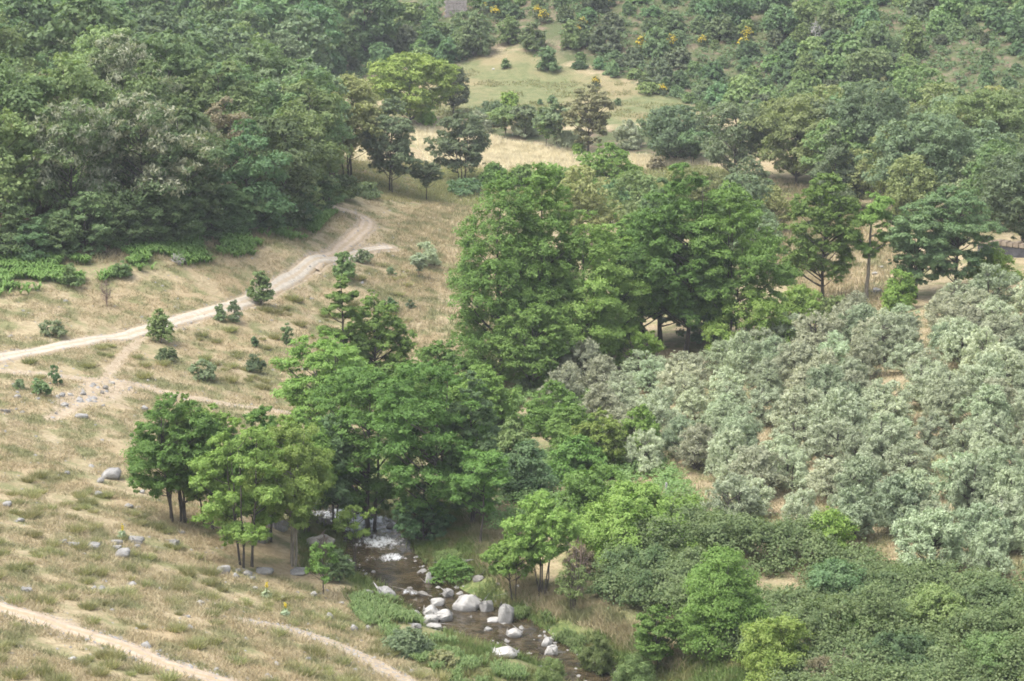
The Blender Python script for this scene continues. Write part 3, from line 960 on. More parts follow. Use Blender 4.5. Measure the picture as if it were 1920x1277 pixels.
def wood(r, H, Wd, cb, C, R, stems=1, lean=0.0, tr=None, twist=0.05, spread=0.1, branches=40, top=0.9):
    paths = []
    tr = tr or H * 0.022
    ax = []
    for s in range(stems):
        a = r.uniform(0, 2 * np.pi)
        sp = 0 if stems == 1 else spread * H
        b0 = np.array([math.cos(a), math.sin(a), 0]) * (0 if stems == 1 else max(tr * 2.0, 0.04 * H * r.uniform(0.5, 1.2)))
        tip = np.array([math.cos(a) * sp + lean * H, math.sin(a) * sp, H * top * (1 if s == 0 else r.uniform(0.75, 0.95))])
        n = 9
        t = np.linspace(0, 1, n)
        P = b0 + (tip - b0) * t[:, None]
        P[:, :2] += np.cumsum(r.normal(0, twist * H / n, (n, 2)), 0)
        P[0, 2] = -0.35
        rad = tr * (1 if s == 0 else r.uniform(0.6, 0.9)) * (1 - t) ** 0.8 + 0.012 * 1
        rad[0] *= 1.35
        paths.append((P, rad)); ax.append(P)
    if len(C):
        for i in np.argsort(-R)[:branches]:
            c = C[i]
            P = ax[int(np.argmin([np.abs(np.linalg.norm(p[:, :2] - c[:2], axis=1)).min() + 0.05 * k for k, p in enumerate(ax)]))]
            hr = np.linalg.norm(c[:2] - P[:, :2], axis=1).min()
            z0 = max(min(c[2] - 0.7 * hr - 0.3 * R[i], H * 0.85), H * cb * 0.6)
            k = min(np.searchsorted(P[:, 2], z0), len(P) - 1)
            k0 = max(k - 1, 0)
            f = np.clip((z0 - P[k0, 2]) / max(P[k, 2] - P[k0, 2], 1e-3), 0, 1)
            s0 = P[k0] * (1 - f) + P[k] * f
            mid = (s0 + c) / 2 + np.array([0, 0, -0.12 * hr]) + r.normal(0, 0.06 * (hr + 0.2), 3)
            B = bez(s0, mid, c, 5)
            rb = tr * 0.36 * np.linspace(1, 0.18, 5) * np.clip(hr / (Wd * 0.25), 0.5, 1.1)
            paths.append((B, rb + 0.008))
    return tubes(paths, 6)


TREE_KINDS = {
    # shape, clumps, clump size, flatness, crown base, stems, leaf ratio, up, axis
    'alder': dict(shape='alder', n=130, csize=0.10, flat=0.65, cb=0.12, stems=1, ratio=0.75, up=0.55, tr=0.014),
    'spreading': dict(shape='round', n=105, csize=0.115, flat=0.62, cb=0.12, stems=2, ratio=0.75, up=0.6, tr=0.014),
    'layered': dict(shape='cone', n=60, csize=0.14, flat=0.48, cb=0.12, stems=1, ratio=0.75, up=0.7),
    'slender': dict(shape='alder', n=85, csize=0.11, flat=0.7, cb=0.25, stems=4, ratio=0.7, up=0.45, tr=0.009, twist=0.08),
    'feathery': dict(shape='alder', n=70, csize=0.105, flat=0.85, cb=0.3, tr=0.008, stems=5, ratio=0.55, up=0.3, axis=0.5),
    'oak': dict(shape='round', n=85, csize=0.115, flat=0.7, cb=0.14, tr=0.014, stems=1, ratio=0.75, up=0.45),
    'conical': dict(shape='cone', n=40, csize=0.15, flat=0.7, cb=0.08, stems=1, ratio=0.7, up=0.4),
    'sparse': dict(shape='column', n=18, csize=0.20, flat=0.6, cb=0.4, stems=1, ratio=0.65, up=0.4, lean=0.05, top=1.0),
    'orchard': dict(shape='vase', n=24, csize=0.19, flat=0.55, cb=0.3, stems=2, ratio=0.7, up=0.5, spread=0.18),
    'chestnut': dict(shape='round', n=55, csize=0.125, flat=0.7, cb=0.15, stems=1, ratio=0.45, up=0.4),
    'shrubby': dict(shape='dome', n=26, csize=0.20, flat=0.8, cb=0.08, stems=5, ratio=0.7, up=0.4, spread=0.2),
    'olive': dict(shape='dome', n=48, csize=0.13, flat=0.95, cb=0.16, stems=2, ratio=0.30, up=0.25, axis=0.75, spread=0.12, tr=0.03),
    'mound': dict(shape='dome', n=36, csize=0.17, flat=0.75, cb=0.0, stems=0, ratio=0.8, up=0.5),
    'spiky': dict(shape='dome', n=26, csize=0.17, flat=1.0, cb=0.03, stems=0, ratio=0.3, up=0.2, axis=0.9),
}


def leafsize(dist, k=3.3):
    return k * dist / (FPX * 1024 / 1920)


def make_parts(kind, H, Wd, leafmat, nleaf, L, seed, barkm=None, **kw):
    """returns (crown mesh, trunk mesh or None, twig tips)"""
    r = np.random.default_rng(seed)
    k = dict(TREE_KINDS[kind]); k.update(kw)
    C, R = crown_clumps(r, H, Wd, k['cb'], k['shape'], k['n'], k['csize'], k['flat'])
    if k.get('lean'):
        C[:, 0] += k['lean'] * C[:, 2]
    V, F, t, P = leaf_cloud(r, C, R, k['flat'], nleaf, L, L * k['ratio'], up=k['up'], axis_up=k.get('axis', 0.0))
    m = V.reshape(-1, 4, 3)[:, :, 2].min(1) > 0.02
    if not m.all():
        V = V.reshape(-1, 4, 3)[m].reshape(-1, 3); F = np.arange(len(V)).reshape(-1, 4); t = t[m]
    crown = mesh_from('crown', V, F, M[leafmat], {'tint': ('FACE', t)})
    trunk = None
    if k['stems']:
        TV, TF = wood(r, H, Wd, k['cb'], C, R, k['stems'], k.get('lean', 0.0), k.get('tr', 0.012) * H, spread=k.get('spread', 0.1), twist=k.get('twist', 0.05), top=k.get('top', 0.9), branches=k.get('branches', 40))
        trunk = mesh_from('trunk', TV, TF, barkm or M['bark'], smooth=True)
    return crown, trunk, (C, R)


THINGS = []        # (root, px, py, description, zone) waiting for an ordinal label


def put_tree(name, parts, loc, rz=0.0, scale=(1, 1, 1), extra=None):
    crown, trunk = parts[:2]
    if trunk is None:
        o = link(name, crown)
        o.location = loc; o.rotation_euler = (0, 0, rz); o.scale = scale
        return o
    e = link(name, None)
    e.location = loc; e.rotation_euler = (0, 0, rz); e.scale = scale
    link('trunk', trunk, e)
    c = link('crown', crown, e)
    if extra is not None:
        link('blossom', extra, c)
    return e


HERO_SEED = [100]


def hero(name, kind, px, py, hpx, wpx, leafmat, label, cat='tree', group=None, leaves=1.0, lk=3.3, barkm=None, back=0.0, rz=None, **kw):
    """one tree of its own: photo pixel of its foot, its height and width in photo pixels"""
    g, t = G(px, py)
    if back:
        g = g + np.array([g[0] / g[1] * back, back, 0]); g[2] = float(hgt(g[0], g[1])[0])
    s = t / FPX
    H, Wd = hpx * s / 0.975, wpx * s * 1.05
    HERO_SEED[0] += 1
    L = leafsize(t, lk)
    k = TREE_KINDS[kind]
    area = Wd * H * (1 - kw.get('cb', k['cb']))
    ratio = kw.get('ratio', k['ratio'])
    n = int(np.clip(leaves * 10.5 * area / (L * L * ratio * 0.5), 300, 75000))
    parts = make_parts(kind, H, Wd, leafmat, n, L, HERO_SEED[0], barkm, **kw)
    o = put_tree(name, parts, g, rz if rz is not None else 0.0)
    tag(o, label, cat, group)
    return o

# ------------------------------------------------------------------ trees one by one
GA = 'alders along the stream'
HEROES = [
    # name, kind, foot x, foot y, height, width, leaves, label, options
    ('alder_tree', 'slender', 332, 980, 246, 165, 'alder', 'dark green thin-stemmed alder standing leftmost beside the stream', {}),
    ('alder_tree', 'slender', 356, 982, 244, 105, 'alder', 'narrow upright alder touching the leftmost streamside alder on its right', dict(stems=3)),
    ('alder_tree', 'slender', 430, 1000, 225, 110, 'alder_light', 'slim alder behind the leaning thin stems, top poking above the group', dict(stems=2)),
    ('alder_tree', 'feathery', 462, 1062, 285, 170, 'alder_light', 'light green alder on several thin dark leaning stems, low leafy skirt', dict(cb=0.2, ratio=0.7, flat=0.7)),
    ('alder_tree', 'feathery', 541, 1060, 280, 185, 'yellow_green', 'yellow-green feathery alder on pale twin stems beside the rapids', dict(bark=1, stems=3, cb=0.32, ratio=0.6)),
    ('alder_tree', 'slender', 398, 992, 235, 120, 'alder_light', 'airy alder with divided top between the narrow upright alder and the leaning stems', dict(stems=3)),
    ('alder_tree', 'slender', 500, 1015, 255, 150, 'alder', 'full alder behind the yellow-green feathery one', dict(stems=3, cb=0.2)),
    ('alder_tree', 'slender', 572, 1000, 235, 135, 'alder_light', 'soft green alder behind the right side of the feathery one', dict(stems=3, cb=0.2)),
    ('alder_tree', 'slender', 618, 1000, 215, 125, 'blue_green', 'bluish green rounded alder hanging over the rapids', dict(stems=2, cb=0.2)),
    ('alder_tree', 'layered', 645, 760, 275, 115, 'alder', 'tall narrow alder with open tiered branches before the sandy slope', dict(n=52, flat=0.42)),
    ('alder_tree', 'alder', 705, 755, 215, 125, 'alder', 'compact dark alder with blunt top beside the tiered one', {}),
    ('alder_tree', 'spreading', 615, 830, 205, 170, 'alder_light', 'wide pale green alder with flat layered sprays over the dry slope', dict(flat=0.35)),
    ('alder_tree', 'spreading', 690, 1000, 315, 215, 'alder', 'broad alder with flat layered crown, left half of the central pair', dict(flat=0.55, n=120)),
    ('alder_tree', 'spreading', 800, 1010, 335, 215, 'alder', 'broad layered alder shading the dark pool, central and largest', dict(flat=0.55, n=124)),
    ('alder_tree', 'alder', 885, 985, 295, 125, 'blue_green', 'darker dense alder with rounded head right of the pool', dict(flat=0.5)),
    ('alder_tree', 'alder', 792, 1018, 112, 112, 'blue_green', 'low dark leafy alder drooping over the right edge of the pool', dict(cb=0.1, n=57)),
    ('alder_tree', 'alder', 830, 790, 150, 150, 'alder', 'low round alder linking the central pair to the tallest alder', dict(cb=0.05)),
    ('alder_tree', 'alder', 905, 815, 130, 125, 'alder_light', 'low pale alder below the trunk of the tallest alder', dict(cb=0.05)),
    ('alder_tree', 'alder', 740, 800, 120, 130, 'alder', 'low alder tucked between the compact dark alder and the central pair', dict(cb=0.05)),
    ('alder_tree', 'alder', 945, 715, 385, 225, 'alder', 'tallest alder with stout dark trunk and pointed crown, mid valley', dict(cb=0.04, n=153, csize=0.12, tr=0.016, flat=0.75, leaves=1.5)),
    ('alder_tree', 'alder', 1015, 705, 390, 190, 'alder', 'tall alder just behind the tallest one, twin pointed top', dict(flat=0.75, csize=0.115, cb=0.05, n=129)),
    ('alder_tree', 'alder', 1165, 655, 255, 150, 'alder_light', 'pale alder with flat sprays in the gap between the two big alder groups', dict(cb=0.1, flat=0.5)),
    ('alder_tree', 'alder', 1100, 690, 295, 235, 'alder_light', 'pale green alder with sloping right shoulder, right of the tallest', dict(cb=0.04, n=129, flat=0.5)),
    ('alder_tree', 'alder', 1002, 722, 165, 135, 'alder', 'short bushy alder growing in front of the tallest alder trunk', dict(cb=0.1, back=-3, shape='round')),
    ('small_tree', 'shrubby', 1104, 690, 108, 84, 'blue_green', 'grey-green round small tree between alders and olive grove', {}),
    ('sapling', 'feathery', 1188, 690, 78, 92, 'bright', 'bright sapling with arching sprays at the grove corner', dict(n=33)),
    ('alder_tree', 'alder', 1205, 655, 260, 130, 'alder', 'alder with bare dark lower trunk and narrow crown, first of the right row', dict(cb=0.25)),
    ('alder_tree', 'alder', 1278, 660, 350, 195, 'alder', 'tall alder with bare lower stems, highest of the right row', dict(tr=0.008, cb=0.2, n=129, stems=3)),
    ('alder_tree', 'alder', 1365, 655, 310, 215, 'alder', 'broad-headed alder with leaning pale stems, behind the bright bush', dict(tr=0.008, cb=0.22, n=124, stems=4, spread=0.08)),
    ('alder_tree', 'alder', 1235, 640, 300, 150, 'blue_green', 'shaded alder filling the gap between the two row giants', dict(cb=0.15)),
    ('alder_tree', 'alder', 1320, 640, 200, 150, 'blue_green', 'dark low alder among bare stems behind the row', dict(cb=0.05)),
    ('lime_bush', 'shrubby', 1412, 668, 125, 145, 'yellow_green', 'yellow-green rounded bush at the upper edge of the olive grove', dict(flat=0.7)),
    ('alder_tree', 'alder', 1540, 572, 245, 140, 'alder', 'upright alder with visible dark trunk, standing alone above the grove', dict(cb=0.22)),
    ('pole_tree', 'sparse', 1621, 565, 200, 80, 'alder_light', 'thin leaning pole-like tree with few leaves and bare tip', dict(bark=2, tr=0.02)),
    ('alder_tree', 'oak', 1718, 560, 180, 135, 'blue_green', 'dark layered tree left of the pair above the grove corner', dict(flat=0.4)),
    ('alder_tree', 'oak', 1790, 550, 198, 140, 'blue_green', 'dark layered tree right of the pair, topped by a stepped crown', dict(flat=0.4)),
    ('round_shrub', 'shrubby', 1684, 582, 76, 68, 'bright', 'neat bright green egg-shaped shrub on the grove edge', dict(cb=0.05)),
    ('big_tree', 'oak', 1915, 470, 180, 180, 'oak', 'grey-green big tree cut by the right frame edge above the wall', dict(n=115)),
    ('bush', 'shrubby', 1858, 530, 62, 100, 'bright', 'fresh green bush below the dark wall', {}),
    ('bush', 'shrubby', 1500, 600, 60, 100, 'alder_light', 'untidy light bush at the foot of the lone upright alder', {}),
    ('bush', 'shrubby', 1560, 600, 45, 60, 'scrub_light', 'small hedge bush left of the leaning pole tree', {}),
    ('oak_tree', 'oak', 1375, 340, 145, 135, 'oak', 'open oak with visible forked trunk behind the right alders', dict(leaves=0.6, n=72)),
    ('oak_tree', 'oak', 1493, 345, 160, 195, 'oak_yellow', 'wide yellowish oak with dark trunk on the brown bank', {}),
    ('conical_tree', 'conical', 1562, 400, 162, 125, 'oak', 'dull grey-green cone-shaped tree right of the yellowish oak', {}),
    ('oak_tree', 'oak', 1617, 362, 205, 150, 'oak', 'tall oak on slim bare stems behind the cone-shaped tree', dict(stems=3, cb=0.35, leaves=0.7)),
    ('oak_tree', 'ovoidal', 1650, 300, 150, 90, 'brownish', 'pale straw-tipped tree with twin peaks below the bare scar', {}),
    ('oak_tree', 'oak', 1740, 410, 190, 200, 'oak', 'large dull oak with shadowed stems left of the bright chestnut', dict(n=115)),
    ('chestnut_tree', 'oak', 1835, 350, 175, 215, 'forest_light', 'large fresh green chestnut near the right frame edge', dict(flat=0.45, n=115)),
    ('chestnut_tree', 'oak', 1925, 320, 150, 130, 'forest_light', 'fresh green chestnut cut by the right frame edge', dict(flat=0.5)),
    ('oak_tree', 'oak', 1560, 300, 120, 120, 'blue_green', 'blue-green tree behind the yellowish oak, with pale bluish top', {}),
    ('oak_tree', 'oak', 1268, 300, 98, 150, 'oak', 'round grey-green oak beside the dry brushwood on the field edge', dict(cb=0.05)),
    ('orchard_tree', 'orchard', 1299, 308, 60, 76, 'blue_green', 'small umbrella-shaped tree with short trunk, before the round oak', {}),
    ('brown_tree', 'oak', 1103, 290, 128, 88, 'brownish', 'brownish green upright tree in the middle of the straw field edge', dict(flat=0.5)),
    ('orchard_tree', 'orchard', 946, 258, 58, 66, 'scrub_light', 'first small orchard tree with forked trunk along the field edge', {}),
    ('orchard_tree', 'orchard', 984, 261, 62, 62, 'oak', 'second orchard tree, greyer, with dark forked trunk, along the field edge', {}),
    ('orchard_tree', 'orchard', 1024, 278, 62, 52, 'scrub_light', 'third orchard tree, slim straight trunk, along the field edge', dict(stems=1)),
    ('orchard_tree', 'orchard', 1043, 280, 82, 82, 'oak', 'fourth and tallest orchard tree, straight trunk, beside the brownish tree', dict(stems=1)),
    ('small_tree', 'alder', 1142, 400, 128, 128, 'alder_light', 'light green tree with domed top between brown tree and alder row', dict(cb=0.1)),
    ('oak_tree', 'slender', 866, 340, 130, 108, 'oak', 'round open oak before the pale straw field gap', dict(stems=3, cb=0.2)),
    ('oak_tree', 'slender', 736, 362, 180, 112, 'oak', 'tall open oak with thin dark trunk above the sandy slope', dict(stems=2, cb=0.22)),
    ('oak_tree', 'slender', 655, 335, 190, 160, 'oak_yellow', 'wide open oak with several dark stems at the forest corner', dict(stems=5, cb=0.3)),
    ('small_tree', 'orchard', 800, 376, 72, 56, 'oak', 'little round tree with thin trunk at the top of the sandy slope', dict(stems=1)),
    ('bright_tree', 'spreading', 770, 235, 130, 155, 'yellow_green', 'vivid yellow-green broad tree beside the grazed meadow', dict(flat=0.55, leaves=1.2)),
    ('bright_tree', 'conical', 800, 240, 60, 36, 'bright', 'green conical skirt tree under the vivid yellow-green crown', {}),
    ('grey_tree', 'oak', 850, 215, 90, 66, 'dark_shrub', 'grey rounded tree directly right of the vivid yellow-green tree', {}),
    ('conical_tree', 'conical', 510, 222, 160, 150, 'oak', 'big dense olive-grey conical tree at the forest edge', dict(shape='ovoid', n=134, cb=0.02, leaves=1.3)),
    ('forest_tree', 'oak', 437, 175, 160, 135, 'forest', 'tall dark tree behind the dense conical one', dict(cb=0.15)),
    ('grey_tree', 'shrubby', 1095, 398, 52, 52, 'olive_green', 'small silver-grey tree in the gap left of the alder row', {}),
    ('fruit_tree', 'slender', 1040, 855, 140, 120, 'alder', 'round green tree with thin trunk at the lower left grove corner', dict(stems=1, flat=0.6)),
    ('fruit_tree', 'slender', 1078, 880, 120, 110, 'alder', 'darker tree leaning beside the round green one', dict(stems=2, flat=0.6)),
    ('lime_tree', 'slender', 1128, 890, 125, 92, 'yellow_green', 'yellowish ragged tree with upright sprays by the vine mound', dict(stems=2, cb=0.15)),
    ('lime_tree', 'slender', 1202, 870, 112, 74, 'alder_light', 'light green ragged tree at the left border of the olives', dict(stems=2, cb=0.15)),
    ('alder_tree', 'feathery', 1015, 1122, 202, 132, 'alder_light', 'young light green alder on five bare stems on the right bank', dict(cb=0.42, n=72, flat=0.8, ratio=0.7)),
    ('sapling', 'feathery', 967, 1128, 142, 100, 'alder_light', 'crooked young alder leaning left beside the stream boulders', dict(cb=0.35, stems=2, n=52, ratio=0.7)),
    ('sapling', 'feathery', 1075, 1150, 105, 80, 'scrub_light', 'wiry almost bare sapling right of the five-stemmed alder', dict(cb=0.3, stems=5, n=28, leaves=0.22)),
    ('sapling', 'slender', 1232, 1254, 120, 96, 'alder', 'small single-stemmed tree with bright top near the lower edge', dict(stems=1, flat=0.6)),
    ('dense_tree', 'shrubby', 1352, 1222, 195, 178, 'alder', 'dense dark-green tree before the bramble thicket', dict(n=96, flat=0.6)),
    ('lime_bush', 'shrubby', 1448, 1272, 118, 148, 'yellow_green', 'yellow-green bush with upright tips before the bramble thicket', dict(flat=0.8)),
    ('lime_bush', 'shrubby', 1556, 1042, 90, 92, 'bright', 'vivid lime round bush between olives and brambles', dict(stems=3)),
    ('sapling', 'feathery', 606, 1117, 110, 70, 'alder', 'small tree on one thin dark stem at the near stream bank', dict(stems=1, cb=0.3, n=22, leaves=0.5, ratio=0.7)),
    ('sapling', 'feathery', 672, 1078, 140, 84, 'yellow_green', 'thin yellow-green sapling arching in front of the pool', dict(stems=2, n=22, leaves=0.4, cb=0.5)),
    ('sapling', 'slender', 636, 1092, 64, 50, 'blue_green', 'low leafy sapling left of the pool edge', dict(stems=2, cb=0.1)),
    ('thin_tree', 'sparse', 900, 1025, 178, 105, 'alder', 'thin grey-stemmed tree on the shaded bank right of the pool', dict(cb=0.35, leaves=0.8)),
    ('small_tree', 'shrubby', 490, 571, 64, 44, 'forest_light', 'small round tree on a dark stem beside the white road', dict(stems=3, cb=0.15)),
    ('small_tree', 'shrubby', 300, 642, 60, 48, 'forest_light', 'little leaning tree at the lower side of the white road', dict(stems=2, cb=0.15)),
    ('small_tree', 'shrubby', 645, 522, 50, 48, 'scrub_light', 'small tree near the fork of the white road', dict(stems=1)),
    ('small_tree', 'orchard', 786, 522, 46, 40, 'olive_green', 'tiny grey-green tree left of the tallest alder crown', dict(stems=1)),
]
TREE_KINDS['ovoidal'] = dict(TREE_KINDS['alder'], n=30, cb=0.1)
for nm, kd, px, py, h, w, lm, lab, op in HEROES:
    op = dict(op)
    b = op.pop('bark', 0)
    hero(nm, kd, px, py, h, w, lm, lab, cat='bush' if 'bush' in nm or 'shrub' in nm else 'tree', group=GA if nm == 'alder_tree' else None,
         barkm=M['bark_pale'] if b else None, lk=2.25 if py > 520 else 2.5, **op)

# ------------------------------------------------------------------ prototypes for the many
def proto(kind, H, Wd, lm, n, L, seed, **kw):
    return make_parts(kind, H, Wd, lm, n, L, seed, **kw)


def place(name, parts, g, rz, s, label, cat, group, desc=None, zone=None, extra=None):
    o = put_tree(name, parts, tuple(g), rz, s, extra)
    tag(o, label, cat, group)
    if label is None:
        px, py = project(*g)
        THINGS.append((o, px, py, desc, zone))
    return o


# olive grove: trees in rows along the terrace
OL = []
for i in range(9):
    lm = ['olive', 'olive_warm', 'olive', 'olive_green', 'olive_warm', 'olive', 'olive', 'olive_warm', 'olive_green'][i]
    OL.append((proto('olive', 4.9, 5.2, lm, 15500, 0.25, 300 + i), lm))
GROVE = wpoly([(1030, 760), (1100, 705), (1250, 705), (1370, 690), (1480, 645), (1600, 620), (1740, 605), (1860, 575), (2010, 545), (2120, 530), (2120, 1130), (2010, 1120), (1900, 1110), (1800, 1085), (1700, 1055), (1600, 1015), (1480, 1005), (1380, 985), (1290, 955), (1215, 890), (1110, 815)])
gx = np.array([p[0] for p in GROVE]); gy = np.array([p[1] for p in GROVE])
ang = math.radians(14)
rows = np.arange(-70, 90, 3.45); cols = np.arange(-70, 90, 3.3)
c0 = np.array([gx.mean(), gy.mean()])
DESC = {'olive': 'silver-grey olive tree', 'olive_warm': 'dull khaki olive tree', 'olive_green': 'greener olive tree'}
rr = random.Random(11)
olive_n = 0
for a in rows:
    for b in cols:
        q = c0 + np.array([b * math.cos(ang) - a * math.sin(ang), b * math.sin(ang) + a * math.cos(ang)]) + np.array([rr.uniform(-1.0, 1.0), rr.uniform(-1.0, 1.0)])
        if not inpoly(np.array([q[0]]), np.array([q[1]]), GROVE)[0] or rr.random() < 0.035:
            continue
        z = float(hgt(q[0], q[1])[0])
        px, py = project(q[0], q[1], z)
        if px > 2230 or (1600 < px < 1690 and 985 < py < 1060):
            continue
        front = py > 900
        pr, lm = OL[rr.randrange(9)] if not (front and px > 1560) else OL[rr.choice([3, 8, 0, 3, 8])]
        s = rr.uniform(0.48, 0.74)
        place('olive_tree', pr, (q[0], q[1], z - 0.05), rr.uniform(0, 6.28), (s * rr.uniform(0.92, 1.1), s * rr.uniform(0.92, 1.1), s * rr.uniform(0.82, 1.08)), None, 'olive tree', 'olive trees in the grove', DESC[lm], 'in the grove')
        olive_n += 1
# the near olives one can tell apart
for px, py, h, w, lm, lab in [(1375, 995, 108, 110, 'olive', 'silvery olive with leaning bare trunk on the lower left grove edge'),
                              (1598, 1012, 100, 95, 'olive_green', 'olive with split trunk just right of the vivid lime bush'),
                              (1690, 1000, 110, 130, 'olive_green', 'wide green olive with dark hanging skirts beside the bare lane'),
                              (1745, 1078, 125, 130, 'olive_green', 'lowest green olive before the brambles, drooping to the ground'),
                              (1822, 975, 120, 110, 'olive_green', 'olive with thick forked trunk by the dark leaning pole'),
                              (1888, 985, 105, 95, 'olive_green', 'round green olive with dark underside behind the tall grey post'),
                              (1868, 1025, 66, 95, 'olive_warm', 'sparse small olive on thin forked trunk below the tall grey post')]:
    hero('olive_tree', 'olive', px, py, h, w, lm, lab, cat='olive tree', group='olive trees in the grove', lk=3.4, leaves=0.8)

# forest on the left slope
KEEP = {k: v['n'] for k, v in TREE_KINDS.items()}
FP = []
for i in range(12):
    kd, lm = [('oak', 'forest'), ('chestnut', 'forest'), ('alder', 'forest'), ('oak', 'forest_light'), ('chestnut', 'blue_green'), ('oak', 'forest'), ('alder', 'forest_light'), ('spreading', 'forest'), ('oak', 'blue_green'), ('chestnut', 'forest'), ('oak', 'dry_leaf'), ('oak', 'oak')][i]
    kw = dict(cb=0.02, flat=0.65, shape='round' if i % 2 else 'alder', csize=0.155)
    TREE_KINDS[kd] = dict(TREE_KINDS[kd], n=40)
    pr = proto(kd, 10.0, 8.5, lm, 14500 if kd != 'chestnut' else 18000, 0.29, 400 + i, **kw)
    bl = None
    if kd == 'chestnut':
        r = np.random.default_rng(900 + i)
        C, R = pr[2]
        k = C[:, 2] > 3.0
        V, F, t, P = leaf_cloud(r, C[k], R[k] * 1.08, 0.7, 8000, 0.36, 0.11, sub=10, up=0.1, axis_up=0.8, under=0.1)
        bl = mesh_from('blossom', V, F, M['blossom'], {'tint': ('FACE', t)})
    FP.append((pr, lm, kd, bl))
for _k in KEEP:
    TREE_KINDS[_k]['n'] = KEEP[_k]
FD = {'forest': 'dark green forest tree', 'forest_light': 'lighter green forest tree', 'blue_green': 'blue-green forest tree', 'dry_leaf': 'browned forest tree', 'oak': 'dull grey-green forest tree'}
FORB = wpoly([(-190, 498), (0, 480), (150, 472), (300, 452), (430, 440), (540, 418), (610, 378), (600, 330), (590, 290), (480, 260), (420, 245), (350, 243), (200, 240), (0, 240), (-200, 240)])
fx = np.array([p[0] for p in FORB]); fy = np.array([p[1] for p in FORB])
pts = []
rr = random.Random(5)
for _ in range(6000):
    q = (rr.uniform(fx.min(), fx.max()), rr.uniform(fy.min(), fy.max()))
    if not inpoly(np.array([q[0]]), np.array([q[1]]), FORB)[0]:
        continue
    if all((q[0] - p[0]) ** 2 + (q[1] - p[1]) ** 2 > 5.9 ** 2 for p in pts):
        pts.append(q)
SPECIAL = [(105, 300, 10), (425, 380, 10), (265, 330, 1), (350, 300, 1), (200, 270, 4), (350, 430, 9), (120, 420, 0), (60, 420, 8), (215, 330, 8)]
sp = []
for sx, sy, i in SPECIAL:
    g, _ = G(sx, sy + 0)
    sp.append((g, i))
for q in pts:
    z = float(hgt(q[0], q[1])[0])
    px, py = project(q[0], q[1], z)
    i = rr.choice([0, 1, 2, 3, 5, 7, 8, 9, 3, 2, 1, 4, 6, 11])
    if py < 330:
        i = rr.choice([0, 3, 6, 7, 3, 1, 11, 5])
    # individual trees that stand out by colour
    if abs(px - 105) < 34 and 300 < py < 345:
        i = 10
    elif abs(px - 425) < 26 and 350 < py < 405:
        i = 10
    elif 280 < px < 400 and 330 < py < 420:
        i = rr.choice([1, 4, 9])
    elif px > 540:
        i = rr.choice([3, 11, 6, 2])
    pr, lm, kd, bl = FP[i]
    s = rr.uniform(0.72, 1.25)
    d = 'cream-flowered chestnut tree' if kd == 'chestnut' else FD[lm]
    place('chestnut_tree' if kd == 'chestnut' else 'forest_tree', pr, (q[0], q[1], z - 0.1), rr.uniform(0, 6.28), (s * rr.uniform(0.85, 1.1), s * rr.uniform(0.85, 1.1), s), None, 'tree', 'trees of the forest slope',
          d, 'on the left forest slope', bl)
hero('yellowish_tree', 'oak', 548, 415, 118, 82, 'oak_yellow', 'yellowish feathery tree at the front corner of the forest', lk=3.2)

rr = random.Random(55)
for bx, by in [(20, 482), (62, 488), (118, 478), (160, 470), (212, 466), (262, 462), (305, 456), (352, 452), (398, 446), (446, 440), (490, 430), (530, 424), (572, 410), (606, 394), (40, 470), (95, 466), (190, 458), (330, 446), (425, 436), (545, 412)]:
    g, t = G(bx, by)
    pr, lm, kd, bl = FP[rr.choice([0, 2, 3, 5, 7, 8])]
    s = rr.uniform(0.28, 0.5)
    place('forest_shrub', pr, (g[0], g[1], g[2] - 0.2), rr.uniform(0, 6.28), (s * 1.25, s * 1.25, s), None, 'shrub', 'shrubs at the forest foot', FD[lm].replace('forest tree', 'shrub'), 'at the forest foot')

# distant wood at the top left
DP = [(proto(kd, 11.0, 9.0, lm, 6500, 0.55, 500 + i, cb=0.03, flat=0.6), lm) for i, (kd, lm) in enumerate([('oak', 'forest'), ('alder', 'forest'), ('oak', 'forest_light'), ('oak', 'blue_green'), ('alder', 'oak')])]
pts = []
rr = random.Random(8)
for _ in range(5000):
    Y = rr.uniform(228, 400); px0 = rr.uniform(-60, 800)
    lim = np.interp(px0, [-60, 350, 430, 560, 640, 800], [228, 228, 275, 300, 318, 352])
    if Y < lim:
        continue
    q = ((px0 - 960) / FPX * Y, Y)
    if all((q[0] - p[0]) ** 2 + (q[1] - p[1]) ** 2 > 6.8 ** 2 for p in pts):
        pts.append(q)
for q in pts:
    z = float(hgt(q[0], q[1])[0])
    px, py = project(q[0], q[1], z + 11)
    if py < -60 or 805 < px < 900:
        continue
    pr, lm = DP[rr.randrange(5)]
    s = rr.uniform(0.75, 1.15)
    place('distant_tree', pr, (q[0], q[1], z - 0.1), rr.uniform(0, 6.28), (s, s, s * rr.uniform(0.9, 1.15)), None, 'tree', 'trees of the distant wood', FD[lm].replace('forest', 'far'), 'in the distant wood')

